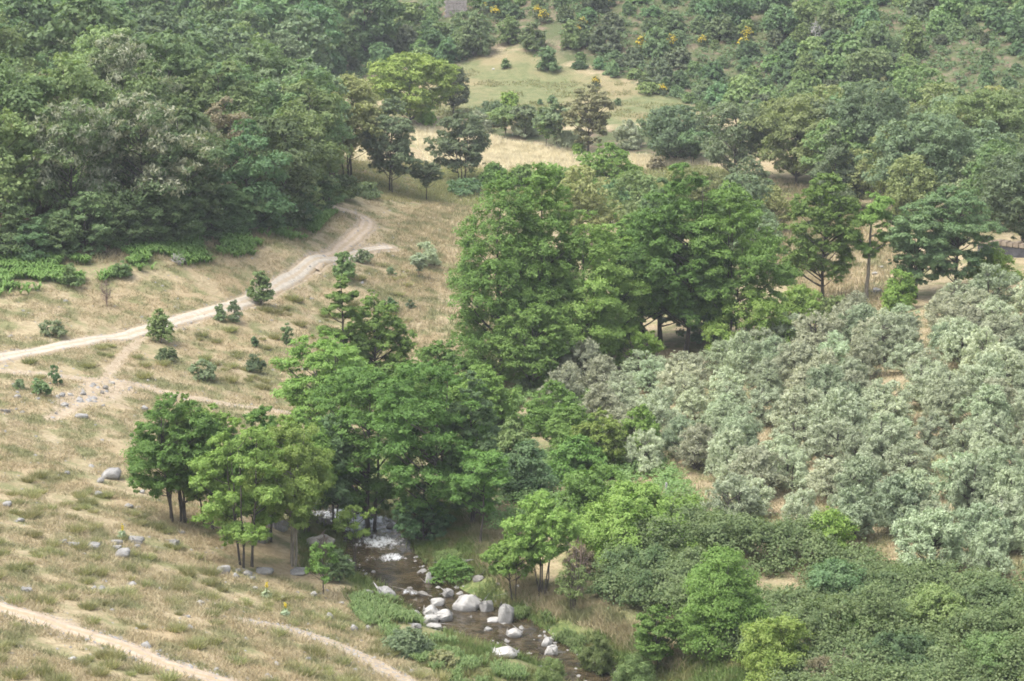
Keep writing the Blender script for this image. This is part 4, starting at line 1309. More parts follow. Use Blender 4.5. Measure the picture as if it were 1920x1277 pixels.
# wood on the right beyond the alders
MP = [(proto(kd, 9.5, 8.5, lm, 8500, 0.36, 560 + i, **kw), lm) for i, (kd, lm, kw) in enumerate([('oak', 'oak', {}), ('oak', 'forest_light', {}), ('slender', 'oak', {}), ('oak', 'oak_yellow', {}), ('oak', 'blue_green', {}), ('alder', 'oak', {})])]
MD = {'oak': 'dull oak', 'forest_light': 'fresh green tree', 'oak_yellow': 'yellowish oak', 'blue_green': 'blue-green tree'}
rr = random.Random(14)
MIDW = wpoly([(1500, 285), (1580, 250), (1690, 255), (1900, 280), (2250, 310), (2250, 450), (2000, 440), (1860, 440), (1700, 430), (1640, 400), (1560, 385), (1520, 330)])
MIDW2 = wpoly([(1150, 420), (1300, 400), (1440, 420), (1480, 470), (1420, 520), (1200, 520), (1080, 470)])
for poly, n, sep, sc in ((MIDW, 62, 5.8, 0.8), (MIDW2, 12, 5.0, 0.65)):
    hx = np.array([p[0] for p in poly]); hy = np.array([p[1] for p in poly]); pts = []
    for _ in range(2500):
        q = (rr.uniform(hx.min(), hx.max()), rr.uniform(hy.min(), hy.max()))
        if len(pts) < n and inpoly(np.array([q[0]]), np.array([q[1]]), poly)[0] and all((q[0] - p[0]) ** 2 + (q[1] - p[1]) ** 2 > sep ** 2 for p in pts):
            pts.append(q)
    for q in pts:
        z = float(hgt(q[0], q[1])[0])
        pr, lm = MP[rr.randrange(6)]
        s = sc * rr.uniform(0.75, 1.15)
        place('mid_tree', pr, (q[0], q[1], z - 0.1), rr.uniform(0, 6.28), (s, s, s * rr.uniform(0.9, 1.15)), None, 'tree', 'trees of the wood behind the grove', MD[lm], 'in the right-hand wood' if poly is MIDW else 'behind the alder row')

# scrub on the far hillside
SP = [(proto(kd, 3.0, 4.2, lm, n, 0.46, 600 + i), lm, kd) for i, (kd, lm, n) in enumerate([('mound', 'scrub', 2600), ('mound', 'scrub', 2400), ('shrubby', 'scrub_light', 2200), ('mound', 'dark_shrub', 2200), ('shrubby', 'scrub', 2400), ('mound', 'scrub_light', 2200), ('shrubby', 'blue_green', 2400)])]
SD = {'scrub': 'dark green bush', 'scrub_light': 'lighter green bush', 'dark_shrub': 'greyish dark bush', 'blue_green': 'blue-green bush'}
HILLB = [([(870, 95), (930, 45), (1000, 20), (1050, 60), (1110, 95), (1200, 140), (1330, 190), (1420, 225), (1560, 220), (1690, 150), (1760, 100), (1840, 90), (2060, 75), (2060, -40), (860, -40)], 3.0, 'on the far hillside', (0.4, 1.25)),
         ([(560, 195), (640, 140), (700, 128), (800, 130), (870, 105), (880, 60), (840, 20), (760, 40), (700, 60), (640, 90), (590, 130), (560, 160)], 3.1, 'on the spur above the meadow', (0.5, 1.15)),
         ([(1060, 125), (1160, 150), (1260, 185), (1330, 215), (1420, 240), (1420, 215), (1330, 190), (1200, 140), (1090, 100)], 2.6, 'along the upper meadow border', (0.4, 0.65)),
         ([(1700, 240), (2100, 280), (2100, 85), (1850, 100), (1790, 170), (1720, 210)], 4.6, 'on the scrubby slope by the scar', (0.3, 0.6))]
rr = random.Random(21)
for hp, sep, zone, (s0, s1) in HILLB:
    poly = wpoly(hp)
    hx = np.array([p[0] for p in poly]); hy = np.array([p[1] for p in poly])
    pts = []
    for _ in range(4000):
        q = (rr.uniform(hx.min(), hx.max()), rr.uniform(hy.min(), hy.max()))
        if not inpoly(np.array([q[0]]), np.array([q[1]]), poly)[0]:
            continue
        if all((q[0] - p[0]) ** 2 + (q[1] - p[1]) ** 2 > sep ** 2 for p in pts):
            pts.append(q)
    for q in pts:
        z = float(hgt(q[0], q[1])[0])
        px, py = project(q[0], q[1], z)
        if any(inpoly(np.array([q[0]]), np.array([q[1]]), s)[0] for s in SCAR) or rr.random() < 0.06:
            continue
        if py < -25 or (812 < px < 895 and py < 72):
            continue
        pr, lm, kd = SP[rr.randrange(7)]
        s = rr.uniform(s0, s1)
        place('hillside_bush', pr, (q[0], q[1], z - 0.15), rr.uniform(0, 6.28), (s * rr.uniform(0.85, 1.15), s * rr.uniform(0.85, 1.15), s * rr.uniform(0.8, 1.25)), None, 'bush', 'bushes of the far hillside', SD[lm], zone)

def undergrowth():
    r = np.random.default_rng(88)
    poly = wpoly([(600, 200), (700, 130), (800, 140), (880, 110), (1000, 60), (1110, 110), (1330, 205), (1450, 235), (1690, 240), (2230, 290), (2230, -40), (840, -40), (620, 100)])
    x, y = scatter_in(poly, 5600, False)
    k = vnoise(x / 6, y / 6, 91) + 0.6 * vnoise(x / 2.5, y / 2.5, 92) > -0.7
    for sc in SCAR + [DIRT2]:
        k &= ~inpoly(x, y, sc)
    x, y = x[k], y[k]
    R = r.uniform(0.4, 1.15, len(x))
    C = np.stack([x, y, hgt(x, y) + R * 0.3], -1)
    V, F, t, P = leaf_cloud(r, C, R, 0.65, 120000, 0.40, 0.26, sub=8, up=0.6)
    tag(link('hillside_undergrowth', mesh_from('hillside_undergrowth', V, F, M['scrub'], {'tint': ('FACE', t)})), kind='stuff')


undergrowth()
HILLTREES = [
    ('hill_tree', 'shrubby', 890, 105, 70, 70, 'scrub', 'large dark bush on the spur top left of the bare scar'),
    ('hill_tree', 'shrubby', 955, 82, 52, 45, 'scrub_light', 'light green bush on the spur beside the scar'),
    ('hill_tree', 'shrubby', 1000, 95, 50, 50, 'scrub', 'dark bush at the right lip of the scar'),
    ('hill_tree', 'shrubby', 1025, 132, 44, 48, 'blue_green', 'grey-green round bush at the top of the grazed meadow'),
    ('hill_tree', 'shrubby', 1070, 92, 52, 40, 'scrub_light', 'upright light bush right of the scar'),
    ('hill_tree', 'shrubby', 878, 66, 42, 66, 'scrub', 'broad bush right below the ruined wall'),
    ('hill_tree', 'alder', 1510, 172, 72, 58, 'scrub_light', 'round light green tree at the foot of the far hillside'),
    ('hill_tree', 'alder', 1500, 100, 52, 40, 'scrub_light', 'round green tree beside the dead grey tree'),
    ('hill_tree', 'alder', 1712, 112, 80, 46, 'scrub_light', 'tall fresh green tree standing out on the dark hillside'),
    ('hill_tree', 'alder', 1695, 188, 50, 38, 'blue_green', 'small blue-green tree left of the bare scar path'),
    ('hill_tree', 'alder', 1590, 48, 52, 60, 'scrub_light', 'fresh green tree high on the hillside'),
    ('hill_tree', 'oak', 1460, 75, 62, 62, 'scrub', 'dark round tree left of the dead grey tree'),
    ('hill_tree', 'oak', 1630, 160, 65, 80, 'scrub', 'broad dark tree above the straw-tipped one'),
    ('hill_tree', 'oak', 1370, 45, 60, 80, 'scrub', 'broad dark tree near the top frame edge'),
    ('hill_tree', 'shrubby', 955, 200, 26, 38, 'bright', 'green twin bush on the meadow behind the orchard trees'),
    ('meadow_bush', 'shrubby', 1035, 194, 15, 18, 'scrub', 'small dark bush alone on the grazed meadow'),
    ('meadow_bush', 'shrubby', 1012, 196, 9, 10, 'scrub', 'tiny dark bush left of the lone meadow bush'),
    ('meadow_bush', 'shrubby', 1158, 198, 13, 14, 'scrub', 'small dark bush right on the meadow behind the brown tree'),
    ('meadow_bush', 'shrubby', 948, 128, 18, 16, 'scrub', 'small bush near the meadow top below the scar'),
    ('meadow_bush', 'shrubby', 1214, 176, 20, 44, 'scrub_light', 'low wide bush on the upper right meadow'),
    ('grey_tree', 'spiky', 1180, 278, 52, 52, 'olive', 'pale silvery willow-like bush right of the brown tree'),
    ('grey_tree', 'spiky', 920, 235, 44, 70, 'oak', 'grey bush behind the first orchard tree'),
    ('grey_tree', 'spiky', 900, 250, 40, 50, 'olive', 'silvery bush left of the orchard row'),
    ('grey_tree', 'spiky', 985, 254, 26, 60, 'olive', 'silvery low bush behind the orchard trunks'),
    ('grey_tree', 'spiky', 1065, 275, 28, 60, 'olive', 'silvery low bush left of the brown tree trunk'),
    ('hedge_bush', 'shrubby', 928, 352, 46, 60, 'alder', 'first fresh green hedge bush below the straw field'),
    ('hedge_bush', 'shrubby', 978, 352, 42, 66, 'alder', 'second hedge bush below the straw field'),
    ('hedge_bush', 'shrubby', 1030, 352, 44, 66, 'bright', 'third and brightest hedge bush below the straw field'),
    ('hedge_bush', 'shrubby', 1075, 358, 44, 56, 'alder', 'fourth hedge bush below the straw field'),
    ('bush', 'shrubby', 1085, 292, 22, 30, 'bright', 'bright bush at the foot of the brown tree'),
    ('bush', 'mound', 1232, 318, 24, 40, 'dry_leaf', 'grey dry brushwood beside the round oak'),
    ('bush', 'shrubby', 600, 235, 30, 50, 'scrub', 'dark bush between conical tree and open oak'),
    ('bush', 'mound', 690, 370, 26, 60, 'scrub', 'low dark undergrowth under the tall open oak'),
    ('bush', 'mound', 870, 362, 26, 70, 'scrub', 'low bush at the foot of the round open oak'),
    ('bush', 'mound', 640, 372, 44, 70, 'forest', 'dark forest-edge bush above the gravel bend'),
    ('bush', 'mound', 1430, 365, 30, 60, 'scrub', 'low bush on the brown bank left of the oak trunk'),
    ('bush', 'mound', 1690, 420, 40, 70, 'dark_shrub', 'dark undergrowth below the large dull oak'),
]
for nm, kd, px, py, h, w, lm, lab in HILLTREES:
    hero(nm, kd, px, py, h, w, lm, lab, cat='tree' if nm in ('hill_tree', 'grey_tree') else 'bush', lk=2.7)

# yellow flowering broom
BR = proto('spiky', 2.2, 2.4, 'dark_shrub', 900, 0.40, 700)
r = np.random.default_rng(701)
bc, brr = BR[2]
kk = bc[:, 2] > 0.9
V, F, t, P = leaf_cloud(r, bc[kk], brr[kk] * 1.2, 1.0, 620, 0.19, 0.14, up=0.5, axis_up=0.6, under=0.1)
BRB = mesh_from('blossom', V, F, M['broom'], {'tint': ('FACE', t)})
for px, py, s, lab in [(917, 24, 1.0, 'yellow broom clump at the frame top right of the ruin'), (928, 36, 0.9, 'yellow broom clump just below the topmost broom'), (936, 22, 0.8, 'yellow broom touching the topmost clump on its right'),
                       (1008, 34, 0.9, 'single yellow broom left of the broom pair'), (1020, 44, 0.9, 'yellow broom of the pair above the scar'), (1092, 58, 0.9, 'small yellow broom upper right of the scar'), (1082, 66, 0.7, 'faint yellow broom by the scar corner'),
                       (1148, 10, 0.8, 'yellow broom near the frame top, right of the scar'), (1208, 100, 1.2, 'biggest yellow broom above the meadow border'), (1257, 90, 0.9, 'pale yellow broom right of the biggest one'),
                       (1116, 164, 0.7, 'yellow broom on the grazed meadow'), (1242, 178, 0.7, 'yellow broom at the right meadow border'), (1318, 86, 0.7, 'faded yellow broom mid hillside'), (1400, 76, 0.9, 'yellow broom beside a dirt streak on the hillside'),
                       (1396, 98, 1.0, 'yellow broom lower of two by the dirt streak'), (1452, 88, 0.6, 'small orange broom below the dark round tree'), (1598, 92, 0.7, 'orange-yellow broom left of the tall fresh tree'), (1645, 100, 0.7, 'pale yellow broom next to the tall fresh tree')]:
    g, _ = G(px, py)
    e = link('broom_bush', None)
    e.location = g; e.rotation_euler = (0, 0, px * 0.7); e.scale = (s, s, s)
    link('foliage', BR[0], e); link('blossom', BRB, e)
    tag(e, lab, 'bush', 'flowering broom bushes')

# ------------------------------------------------------------------ bushes near by
NEARB = [
    ('bush', 'mound', 100, 630, 34, 50, 'oak', 'round dark bush alone above the white road'),
    ('bush', 'mound', 386, 712, 42, 52, 'oak', 'largest dark round bush on the slope below the road'),
    ('bush', 'mound', 310, 676, 22, 46, 'scrub', 'low bush under the little leaning roadside tree'),
    ('bush', 'shrubby', 412, 602, 34, 26, 'scrub', 'narrow dark bush standing on the road verge'),
    ('bush', 'spiky', 440, 602, 38, 38, 'oak', 'wiry grey bush right of the narrow verge bush'),
    ('bush', 'mound', 478, 650, 20, 20, 'scrub', 'tiny round dark bush in the middle of the slope'),
    ('bush', 'spiky', 537, 646, 44, 26, 'blue_green', 'thin upright pale bush on the slope'),
    ('bush', 'spiky', 478, 698, 36, 40, 'oak', 'loose grey bush right of the largest dark bush'),
    ('bush', 'mound', 75, 742, 34, 40, 'scrub', 'bush among stones at the left dirt patch'),
    ('bush', 'spiky', 104, 722, 40, 24, 'blue_green', 'upright leafy shoot right beside the stones bush'),
    ('bush', 'spiky', 36, 730, 18, 28, 'oak', 'small grey thorny bush near the left frame edge'),
    ('bush', 'mound', 680, 492, 24, 36, 'oak', 'grey bush at the lower rim of the road fork'),
    ('bush', 'mound', 733, 517, 16, 22, 'oak', 'small dark bush left of the tiny grey-green tree'),
    ('bush', 'mound', 768, 578, 16, 18, 'oak', 'small dark bush left of the big alder'),
    ('bush', 'mound', 730, 585, 26, 36, 'blue_green', 'grey-green bush above the compact dark alder'),
    ('bush', 'spiky', 800, 500, 44, 60, 'olive_green', 'silvery bush patch on the slope rim by the big alder'),
    ('bush', 'mound', 762, 1228, 50, 84, 'oak', 'dark thorny bush on the bank by the eroded trail'),
    ('bush', 'mound', 830, 1250, 30, 60, 'tussock', 'dry grey bush right of the dark thorny one'),
    ('bush', 'spiky', 1120, 1270, 82, 76, 'herb', 'fresh green feathery bush at the lower right bank'),
    ('bush', 'spiky', 1195, 1292, 62, 100, 'scrub_light', 'darker feathery bush right of the fresh one'),
    ('bush', 'spiky', 1036, 1295, 62, 70, 'herb', 'bright feathery bush at the lower frame edge'),
    ('bush', 'mound', 130, 535, 40, 50, 'forest_light', 'green bush in the fern strip under the forest'),
    ('bush', 'mound', 230, 520, 30, 40, 'forest_light', 'small bush in the fern strip left of the dead sapling top'),
    ('bush', 'mound', 985, 740, 40, 60, 'oak', 'low dark bush below the tallest alder trunk'),
    ('bush', 'mound', 920, 800, 60, 90, 'scrub_light', 'pale weedy mound below the tallest alder'),
    ('bush', 'mound', 960, 870, 80, 110, 'scrub_light', 'pale green thicket left of the round green tree'),
    ('bush', 'mound', 985, 930, 100, 130, 'scrub', 'shaded thicket behind the five-stemmed alder'),
    ('bush', 'mound', 1090, 900, 80, 110, 'alder', 'dark leafy thicket below the leaning dark tree'),
    ('bush', 'mound', 850, 1085, 34, 95, 'alder', 'dark herb mound in shade on the right water edge'),
    ('vine_mound', 'mound', 1125, 1000, 130, 150, 'alder', 'green vine-covered mound left of the light vine hill'),
    ('vine_mound', 'mound', 1195, 1050, 135, 230, 'alder_light', 'largest light green vine-covered mound with reddish shoots'),
    ('vine_mound', 'mound', 1285, 1030, 95, 150, 'alder_light', 'low vine-covered mound sloping right below the olives'),
    ('bramble_mound', 'mound', 1215, 1125, 95, 190, 'bramble', 'grey-green bramble mound under the light vine hill'),
    ('bramble_mound', 'mound', 1310, 1110, 80, 180, 'bramble', 'grey-green bramble mound right of the first bramble mound'),
    ('bramble_mound', 'mound', 1565, 1120, 70, 130, 'scrub', 'dark green mound rising from the bramble thicket behind the yellow-green bush'),
    ('bramble_mound', 'mound', 1665, 1135, 62, 110, 'bramble', 'grey-green mound in the thicket below the drooping olive'),
    ('bramble_mound', 'mound', 1760, 1185, 80, 150, 'scrub_light', 'light green mound in the middle of the bramble thicket'),
    ('bramble_mound', 'mound', 1860, 1165, 74, 130, 'scrub', 'dark green mound of the thicket at the right frame edge'),
    ('bramble_mound', 'mound', 1690, 1265, 80, 150, 'scrub', 'dark mound at the lower frame edge right of the bare canes'),
    ('bramble_mound', 'mound', 1870, 1272, 84, 150, 'scrub_light', 'light green mound in the lower right frame corner'),
    ('bramble_mound', 'mound', 1600, 1205, 60, 100, 'alder', 'fresh green mound in the thicket right of the yellow-green bush'),
    ('dry_brush', 'spiky', 1085, 1085, 62, 60, 'dry_leaf', 'dry tan brush beside the five-stemmed alder'),
    ('dry_brush', 'spiky', 1560, 1285, 50, 110, 'dry_leaf', 'dry brown brushwood at the lower right frame edge'),
]
for nm, kd, px, py, h, w, lm, lab in NEARB:
    hero(nm, kd, px, py, h, w, lm, lab, cat='bush', lk=2.4, leaves=1.2 if kd == 'mound' and py > 760 else 0.75, **(dict(n=16, flat=0.85) if py < 760 else {}))

# the bramble thicket at the lower right: one tangled mass
def thicket():
    poly = wpoly([(1130, 1120), (1180, 1055), (1280, 1020), (1400, 1025), (1460, 1030), (1500, 1030), (1600, 1060), (1700, 1085), (1800, 1120), (2000, 1140), (2200, 1150), (2200, 1330), (1480, 1330), (1440, 1270), (1330, 1230)])
    r = np.random.default_rng(77)
    x, y = scatter_in(poly, 1150, False)
    mz = 1.1 * vnoise(x / 4.2, y / 3.0, 81) + 0.5 * vnoise(x / 1.6, y / 1.6, 82)
    k = mz > -0.7
    x, y, mz = x[k], y[k], mz[k]
    z = hgt(x, y)
    R = r.uniform(0.45, 1.0, len(x))
    C = np.stack([x, y, z + R * 0.4 + np.clip(1.7 * (mz + 0.35), 0, 2.6) * r.uniform(0.55, 1.0, len(x))], -1)
    V, F, t, P = leaf_cloud(r, C, R, 0.8, 340000, 0.14, 0.10, sub=18, up=0.5)
    me = mesh_from('bramble_thicket', V, F, M['bramble'], {'tint': ('FACE', t)})
    tag(link('bramble_thicket', me), kind='stuff')


thicket()


def weeds():
    poly = wpoly([(900, 790), (960, 745), (1060, 715), (1130, 760), (1230, 860), (1310, 950), (1300, 1000), (1180, 960), (1080, 980), (1000, 1000), (880, 1000), (880, 880)])
    r = np.random.default_rng(78)
    x, y = scatter_in(poly, 700, False)
    k = vnoise(x / 3.0, y / 3.0, 83) + 0.5 * vnoise(x / 1.3, y / 1.3, 84) > -0.45
    x, y = x[k], y[k]
    R = r.uniform(0.3, 0.7, len(x))
    C = np.stack([x, y, hgt(x, y) + R * 0.5], -1)
    V, F, t, P = leaf_cloud(r, C, R, 0.8, 95000, 0.14, 0.10, sub=12, up=0.5)
    tag(link('weedy_undergrowth', mesh_from('weedy_undergrowth', V, F, M['scrub_light'], {'tint': ('FACE', t)})), kind='stuff')


weeds()

# grass tussocks on the dry slope
TP = []
for i in range(5):
    r = np.random.default_rng(800 + i)
    n = 300
    a = r.uniform(0, 2 * np.pi, n); rad = 0.30 * np.sqrt(r.uniform(0, 1, n))
    B = np.stack([rad * np.cos(a), rad * np.sin(a), np.full(n, -0.05)], -1)
    D = np.stack([np.cos(a) * rad * 1.2, np.sin(a) * rad * 1.2, np.zeros(n)], -1) + np.stack([r.normal(0, 0.12, n), r.normal(0, 0.12, n), r.uniform(0.22, 0.52, n)], -1)
    yaw = r.uniform(0, 6.28, n); w = r.uniform(0.015, 0.03, n)
    S = np.stack([np.cos(yaw) * w, np.sin(yaw) * w, 0 * w], -1)
    V = np.stack([B - S, B + S, B + D], 1).reshape(-1, 3)
    TP.append(mesh_from('grass_tussock', V, np.arange(n * 3).reshape(-1, 3), M['tussock'], {'tint': ('FACE', r.uniform(0, 1, n))}))
rr = random.Random(31)
x, y = scatter_in(wpoly([(-20, 1300), (880, 1300), (800, 1240), (600, 1130), (420, 1080), (330, 1010), (150, 900), (-20, 880)]), 230, False)
k = off_roads(x, y, 0.5)
for X, Yy in zip(x[k], y[k]):
    z = float(hgt(X, Yy)[0])
    px, py = project(X, Yy, z)
    s = rr.uniform(0.45, 1.1)
    o = link('grass_tussock', TP[rr.randrange(5)])
    o.location = (X, Yy, z); o.rotation_euler = (0, 0, rr.uniform(0, 6.28)); o.scale = (s, s, s * rr.uniform(0.75, 1.05))
    tag(o, None, 'grass clump', 'grass tussocks of the dry slope')
    THINGS.append((o, px, py, 'wide green tussock' if s > 0.9 else 'middling green tussock' if s > 0.7 else 'small green tussock', 'on the near dry slope'))
x, y = scatter_in(wpoly([(-20, 720), (250, 705), (560, 770), (700, 690), (800, 560), (760, 480), (600, 520), (400, 600), (250, 640), (-20, 690)]), 95, False)
k = off_roads(x, y, 0.5)
for X, Yy in zip(x[k], y[k]):
    z = float(hgt(X, Yy)[0])
    px, py = project(X, Yy, z)
    s = rr.uniform(0.55, 1.2)
    o = link('grass_tussock', TP[rr.randrange(5)])
    o.location = (X, Yy, z); o.rotation_euler = (0, 0, rr.uniform(0, 6.28)); o.scale = (s, s, s * rr.uniform(0.75, 1.05))
    tag(o, None, 'grass clump', 'grass tussocks of the slope below the road')
    THINGS.append((o, px, py, 'wide green tussock' if s > 0.9 else 'small green tussock', 'below the white road'))

# mullein plants with yellow spikes
def mullein(px, py, h, lab):
    g, t = G(px, py)
    H = h * t / FPX
    e = link('mullein_plant', None); e.location = g
    r = np.random.default_rng(int(px))
    V, F = tubes([(np.array([[0, 0, -0.05], [0.01, 0, H * 0.5], [0.02, 0.01, H]]), np.array([0.03, 0.025, 0.012]))], 5)
    link('stem', mesh_from('stem', V, F, M['herb'], {'tint': ('FACE', np.full(len(F), 0.6))}), e)
    C = np.array([[0, 0, 0.15 * H], [0, 0, 0.35 * H]]); R = np.array([0.3 * H, 0.22 * H])
    V, F, t2, P = leaf_cloud(r, C, R, 0.6, 90, 0.28, 0.09, up=0.5, axis_up=0.2)
    link('leaves', mesh_from('leaves', V, F, M['olive_green'], {'tint': ('FACE', t2)}), e)
    C = np.array([[0.01, 0, H * q] for q in (0.7, 0.8, 0.9)]); R = np.full(3, 0.07)
    V, F, t2, P = leaf_cloud(r, C, R, 1.4, 70, 0.07, 0.06, under=1.0)
    link('blossom', mesh_from('blossom', V, F, M['broom'], {'tint': ('FACE', t2)}), e)
    tag(e, lab, 'plant', 'flowering mulleins')


mullein(500, 1122, 32, 'mullein with yellow spike below the long flat stones')
mullein(535, 1155, 26, 'mullein with yellow spike right of the other')
mullein(230, 1010, 28, 'tall green mullein above the stone cluster')

# ------------------------------------------------------------------ dead wood
def dead_tree(name, px, py, hpx, wpx, lab, mat, seed, n=26, stems=1):
    g, t = G(px, py)
    s = t / FPX
    r = np.random.default_rng(seed)
    H, Wd = hpx * s, wpx * s
    C, R = crown_clumps(r, H, Wd, 0.2, 'ovoid', n, 0.1, 1.0)
    TV, TF = wood(r, H, Wd, 0.25, C, R, stems, 0, H * 0.02, twist=0.08)
    paths = []
    for c in C:
        for _ in range(4):
            d = unit(r.normal(0, 1, 3) + np.array([0, 0, 0.6]))
            paths.append((bez(c, c + d * Wd * 0.10, c + d * Wd * 0.2 + r.normal(0, 0.03, 3), 4), np.linspace(0.022, 0.008, 4) * max(1, t / 150)))
    V2, F2 = tubes(paths, 4)
    e = link(name, None); e.location = g
    link('trunk', mesh_from('trunk', TV, TF, mat, smooth=True), e)
    link('twigs', mesh_from('twigs', V2, F2, mat), e)
    tag(e, lab, 'dead tree')


dead_tree('dead_sapling', 200, 575, 52, 34, 'leafless grey sapling on the slope above the white road', M['twig'], 1)
dead_tree('dead_tree', 1528, 100, 58, 36, 'bare whitish dead tree on the far hillside', M['deadwood'], 2)
dead_tree('dead_brush', 500, 985, 95, 150, 'tangle of bare grey branches below the feathery alder', M['deadwood'], 3, 46, 5)
dead_tree('dead_brush', 905, 930, 70, 90, 'bare grey twigs in the shade by the thin grey-stemmed tree', M['deadwood'], 4, 24, 3)
dead_tree('dead_brush', 335, 498, 22, 30, 'small bare grey brush in the fern strip', M['deadwood'], 5, 16, 3)
dead_tree('dead_brush', 606, 1050, 55, 40, 'bare brown twigs left of the pool before the dark slab', M['twig'], 6, 16, 4)
dead_tree('dead_brush', 1085, 1120, 130, 60, 'bare thin upright twigs right of the five-stemmed alder', M['twig'], 7, 16, 4)
dead_tree('dead_brush', 1620, 1278, 60, 120, 'brown bare bramble canes at the lower right', M['twig'], 8, 34, 6)

# ------------------------------------------------------------------ stones
def stone_mesh(seed, mat, fl):
    r = random.Random(seed)
    bm = bmesh.new()
    for i in range(30):
        v = Vector((r.gauss(0, 1), r.gauss(0, 1), r.gauss(0, 1))).normalized()
        q = 0.5 * r.uniform(0.82, 1.05)
        v = Vector((v.x * q, v.y * q, max(min(v.z * q, fl), -0.4)))
        bm.verts.new(v)
    res = bmesh.ops.convex_hull(bm, input=bm.verts)
    bmesh.ops.delete(bm, geom=[g for g in res['geom_interior'] if isinstance(g, bmesh.types.BMVert)], context='VERTS')
    bmesh.ops.bevel(bm, geom=list(bm.edges), offset=0.06, segments=2, affect='EDGES', profile=0.6)
    bmesh.ops.triangulate(bm, faces=bm.faces)
    bmesh.ops.subdivide_edges(bm, edges=bm.edges, cuts=1, use_grid_fill=False)
    vs = np.array([v.co for v in bm.verts])
    d = 0.034 * vnoise(vs[:, 0] * 7 + seed, vs[:, 1] * 7 + vs[:, 2] * 5, 9) + 0.012 * vnoise(vs[:, 0] * 17, vs[:, 2] * 17 + vs[:, 1] * 9, 10)
    bm.normal_update()
    for v, q in zip(bm.verts, d):
        v.co += v.normal * float(q)
    me = bpy.data.meshes.new('stone')
    bm.to_mesh(me); bm.free()
    me.materials.append(mat)
    for p in me.polygons:
        p.use_smooth = True
    me.set_sharp_from_angle(angle=math.radians(38))
    return me


STONES = {k: [stone_mesh(10 * j + i, M[m], fl) for i, fl in enumerate((0.40, 0.34, 0.28, 0.42, 0.22, 0.36))] for j, (k, m) in enumerate((('g', 'rock'), ('p', 'rock_pale'), ('d', 'rock_dark')))}
CN = {'g': 'grey', 'p': 'pale', 'd': 'dark'}


def stone(px, py, w, h, c, zone, name='boulder', label=None, seed=None):
    g, t = G(px, py + h * 0.42, wet)
    s = t / FPX
    i = int(px * 7 + py * 3 if seed is None else seed) % 6
    W = w * s
    Hh = h * s / 0.95
    o = link(name, STONES[c][i])
    o.scale = (W * 1.1, W * 0.85, Hh * 1.35)
    o.rotation_euler = (0.12 * math.sin(px), 0.15 * math.cos(py * 1.7), (px * 0.37 + py * 0.11) % 0.9 - 0.45)
    o.location = (g[0], g[1] + W * 0.25, g[2] + Hh * 0.22)
    size = 'large' if w >= 34 else 'mid-sized' if w >= 20 else 'small'
    shape = 'flat' if w > 2.0 * h else 'blocky'
    tag(o, label, 'rock', 'stones ' + zone)
    if label is None:
        THINGS.append((o, px, py, f'{size} {shape} {CN[c]} stone', zone))
    return o


for px, py, w, h, lab in [
    (718, 1112, 52, 28, 'big grey block with flat grassy top at the pool outlet'), (876, 1132, 52, 34, 'biggest pale boulder with angular top in the stream'),
    (948, 1150, 34, 44, 'tall brownish slab leaning on the right stream bank'), (945, 1226, 48, 20, 'flat whitish boulder lowest in the stream'),
    (963, 1188, 30, 18, 'white boulder at the right water edge below the slab'), (1026, 1204, 22, 20, 'upper of the two touching whitish boulders'), (1034, 1219, 28, 22, 'lower of the two touching whitish boulders'),
    (820, 1128, 32, 20, 'smooth pale boulder above the white boulder pile'), (807, 1148, 30, 28, 'top boulder of the white pile in midstream'), (831, 1156, 36, 24, 'right boulder of the white pile in midstream'),
    (808, 1163, 30, 22, 'front boulder of the white pile in midstream'), (814, 1175, 30, 12, 'flat stone at the base of the white pile'), (912, 1136, 30, 26, 'wedge-shaped grey boulder right of the biggest pale one'),
    (838, 1110, 28, 20, 'grey boulder at the water edge above the smooth pale one'), (803, 1082, 14, 24, 'upright narrow pale stone at the shaded water edge'),
    (925, 1163, 27, 10, 'low white flat stone in front of the leaning slab'), (865, 1199, 14, 8, 'small white stone at the near water edge'), (778, 1174, 26, 15, 'grey rounded stone left of the white pile base')]:
    c = 'g' if 'grey' in lab or 'brownish' in lab else 'p'
    stone(px, py, w, h, c, 'in the stream', label=lab)
for px, py, w, h, c in [(690, 1112, 22, 14, 'g'), (686, 1121, 30, 11, 'g'), (915, 1180, 18, 8, 'g'), (935, 1219, 26, 8, 'd'), (793, 1113, 22, 10, 'd'), (768, 1103, 12, 6, 'd'), (765, 1147, 12, 8, 'g'), (780, 1150, 12, 8, 'p'), (972, 1102, 20, 10, 'p'), (935, 1095, 14, 8, 'g'), (990, 1137, 14, 8, 'd')]:
    stone(px, py, w, h, c, 'beside the stream boulders', 'stone')
for px, py, w, h, c in [(597, 1018, 62, 30, 'd'), (610, 989, 22, 13, 'd'), (628, 986, 24, 18, 'd'), (600, 980, 18, 12, 'd'), (645, 976, 20, 12, 'd'), (690, 968, 24, 12, 'd'), (660, 962, 22, 10, 'd'), (620, 972, 16, 8, 'g'), (480, 1002, 64, 34, 'd'), (525, 985, 36, 24, 'g'), (565, 975, 30, 18, 'd'), (868, 1052, 22, 24, 'd'), (897, 1085, 26, 12, 'd'), (730, 985, 16, 10, 'g')]:
    stone(px, py, w, h, c, 'around the rapids', 'boulder')
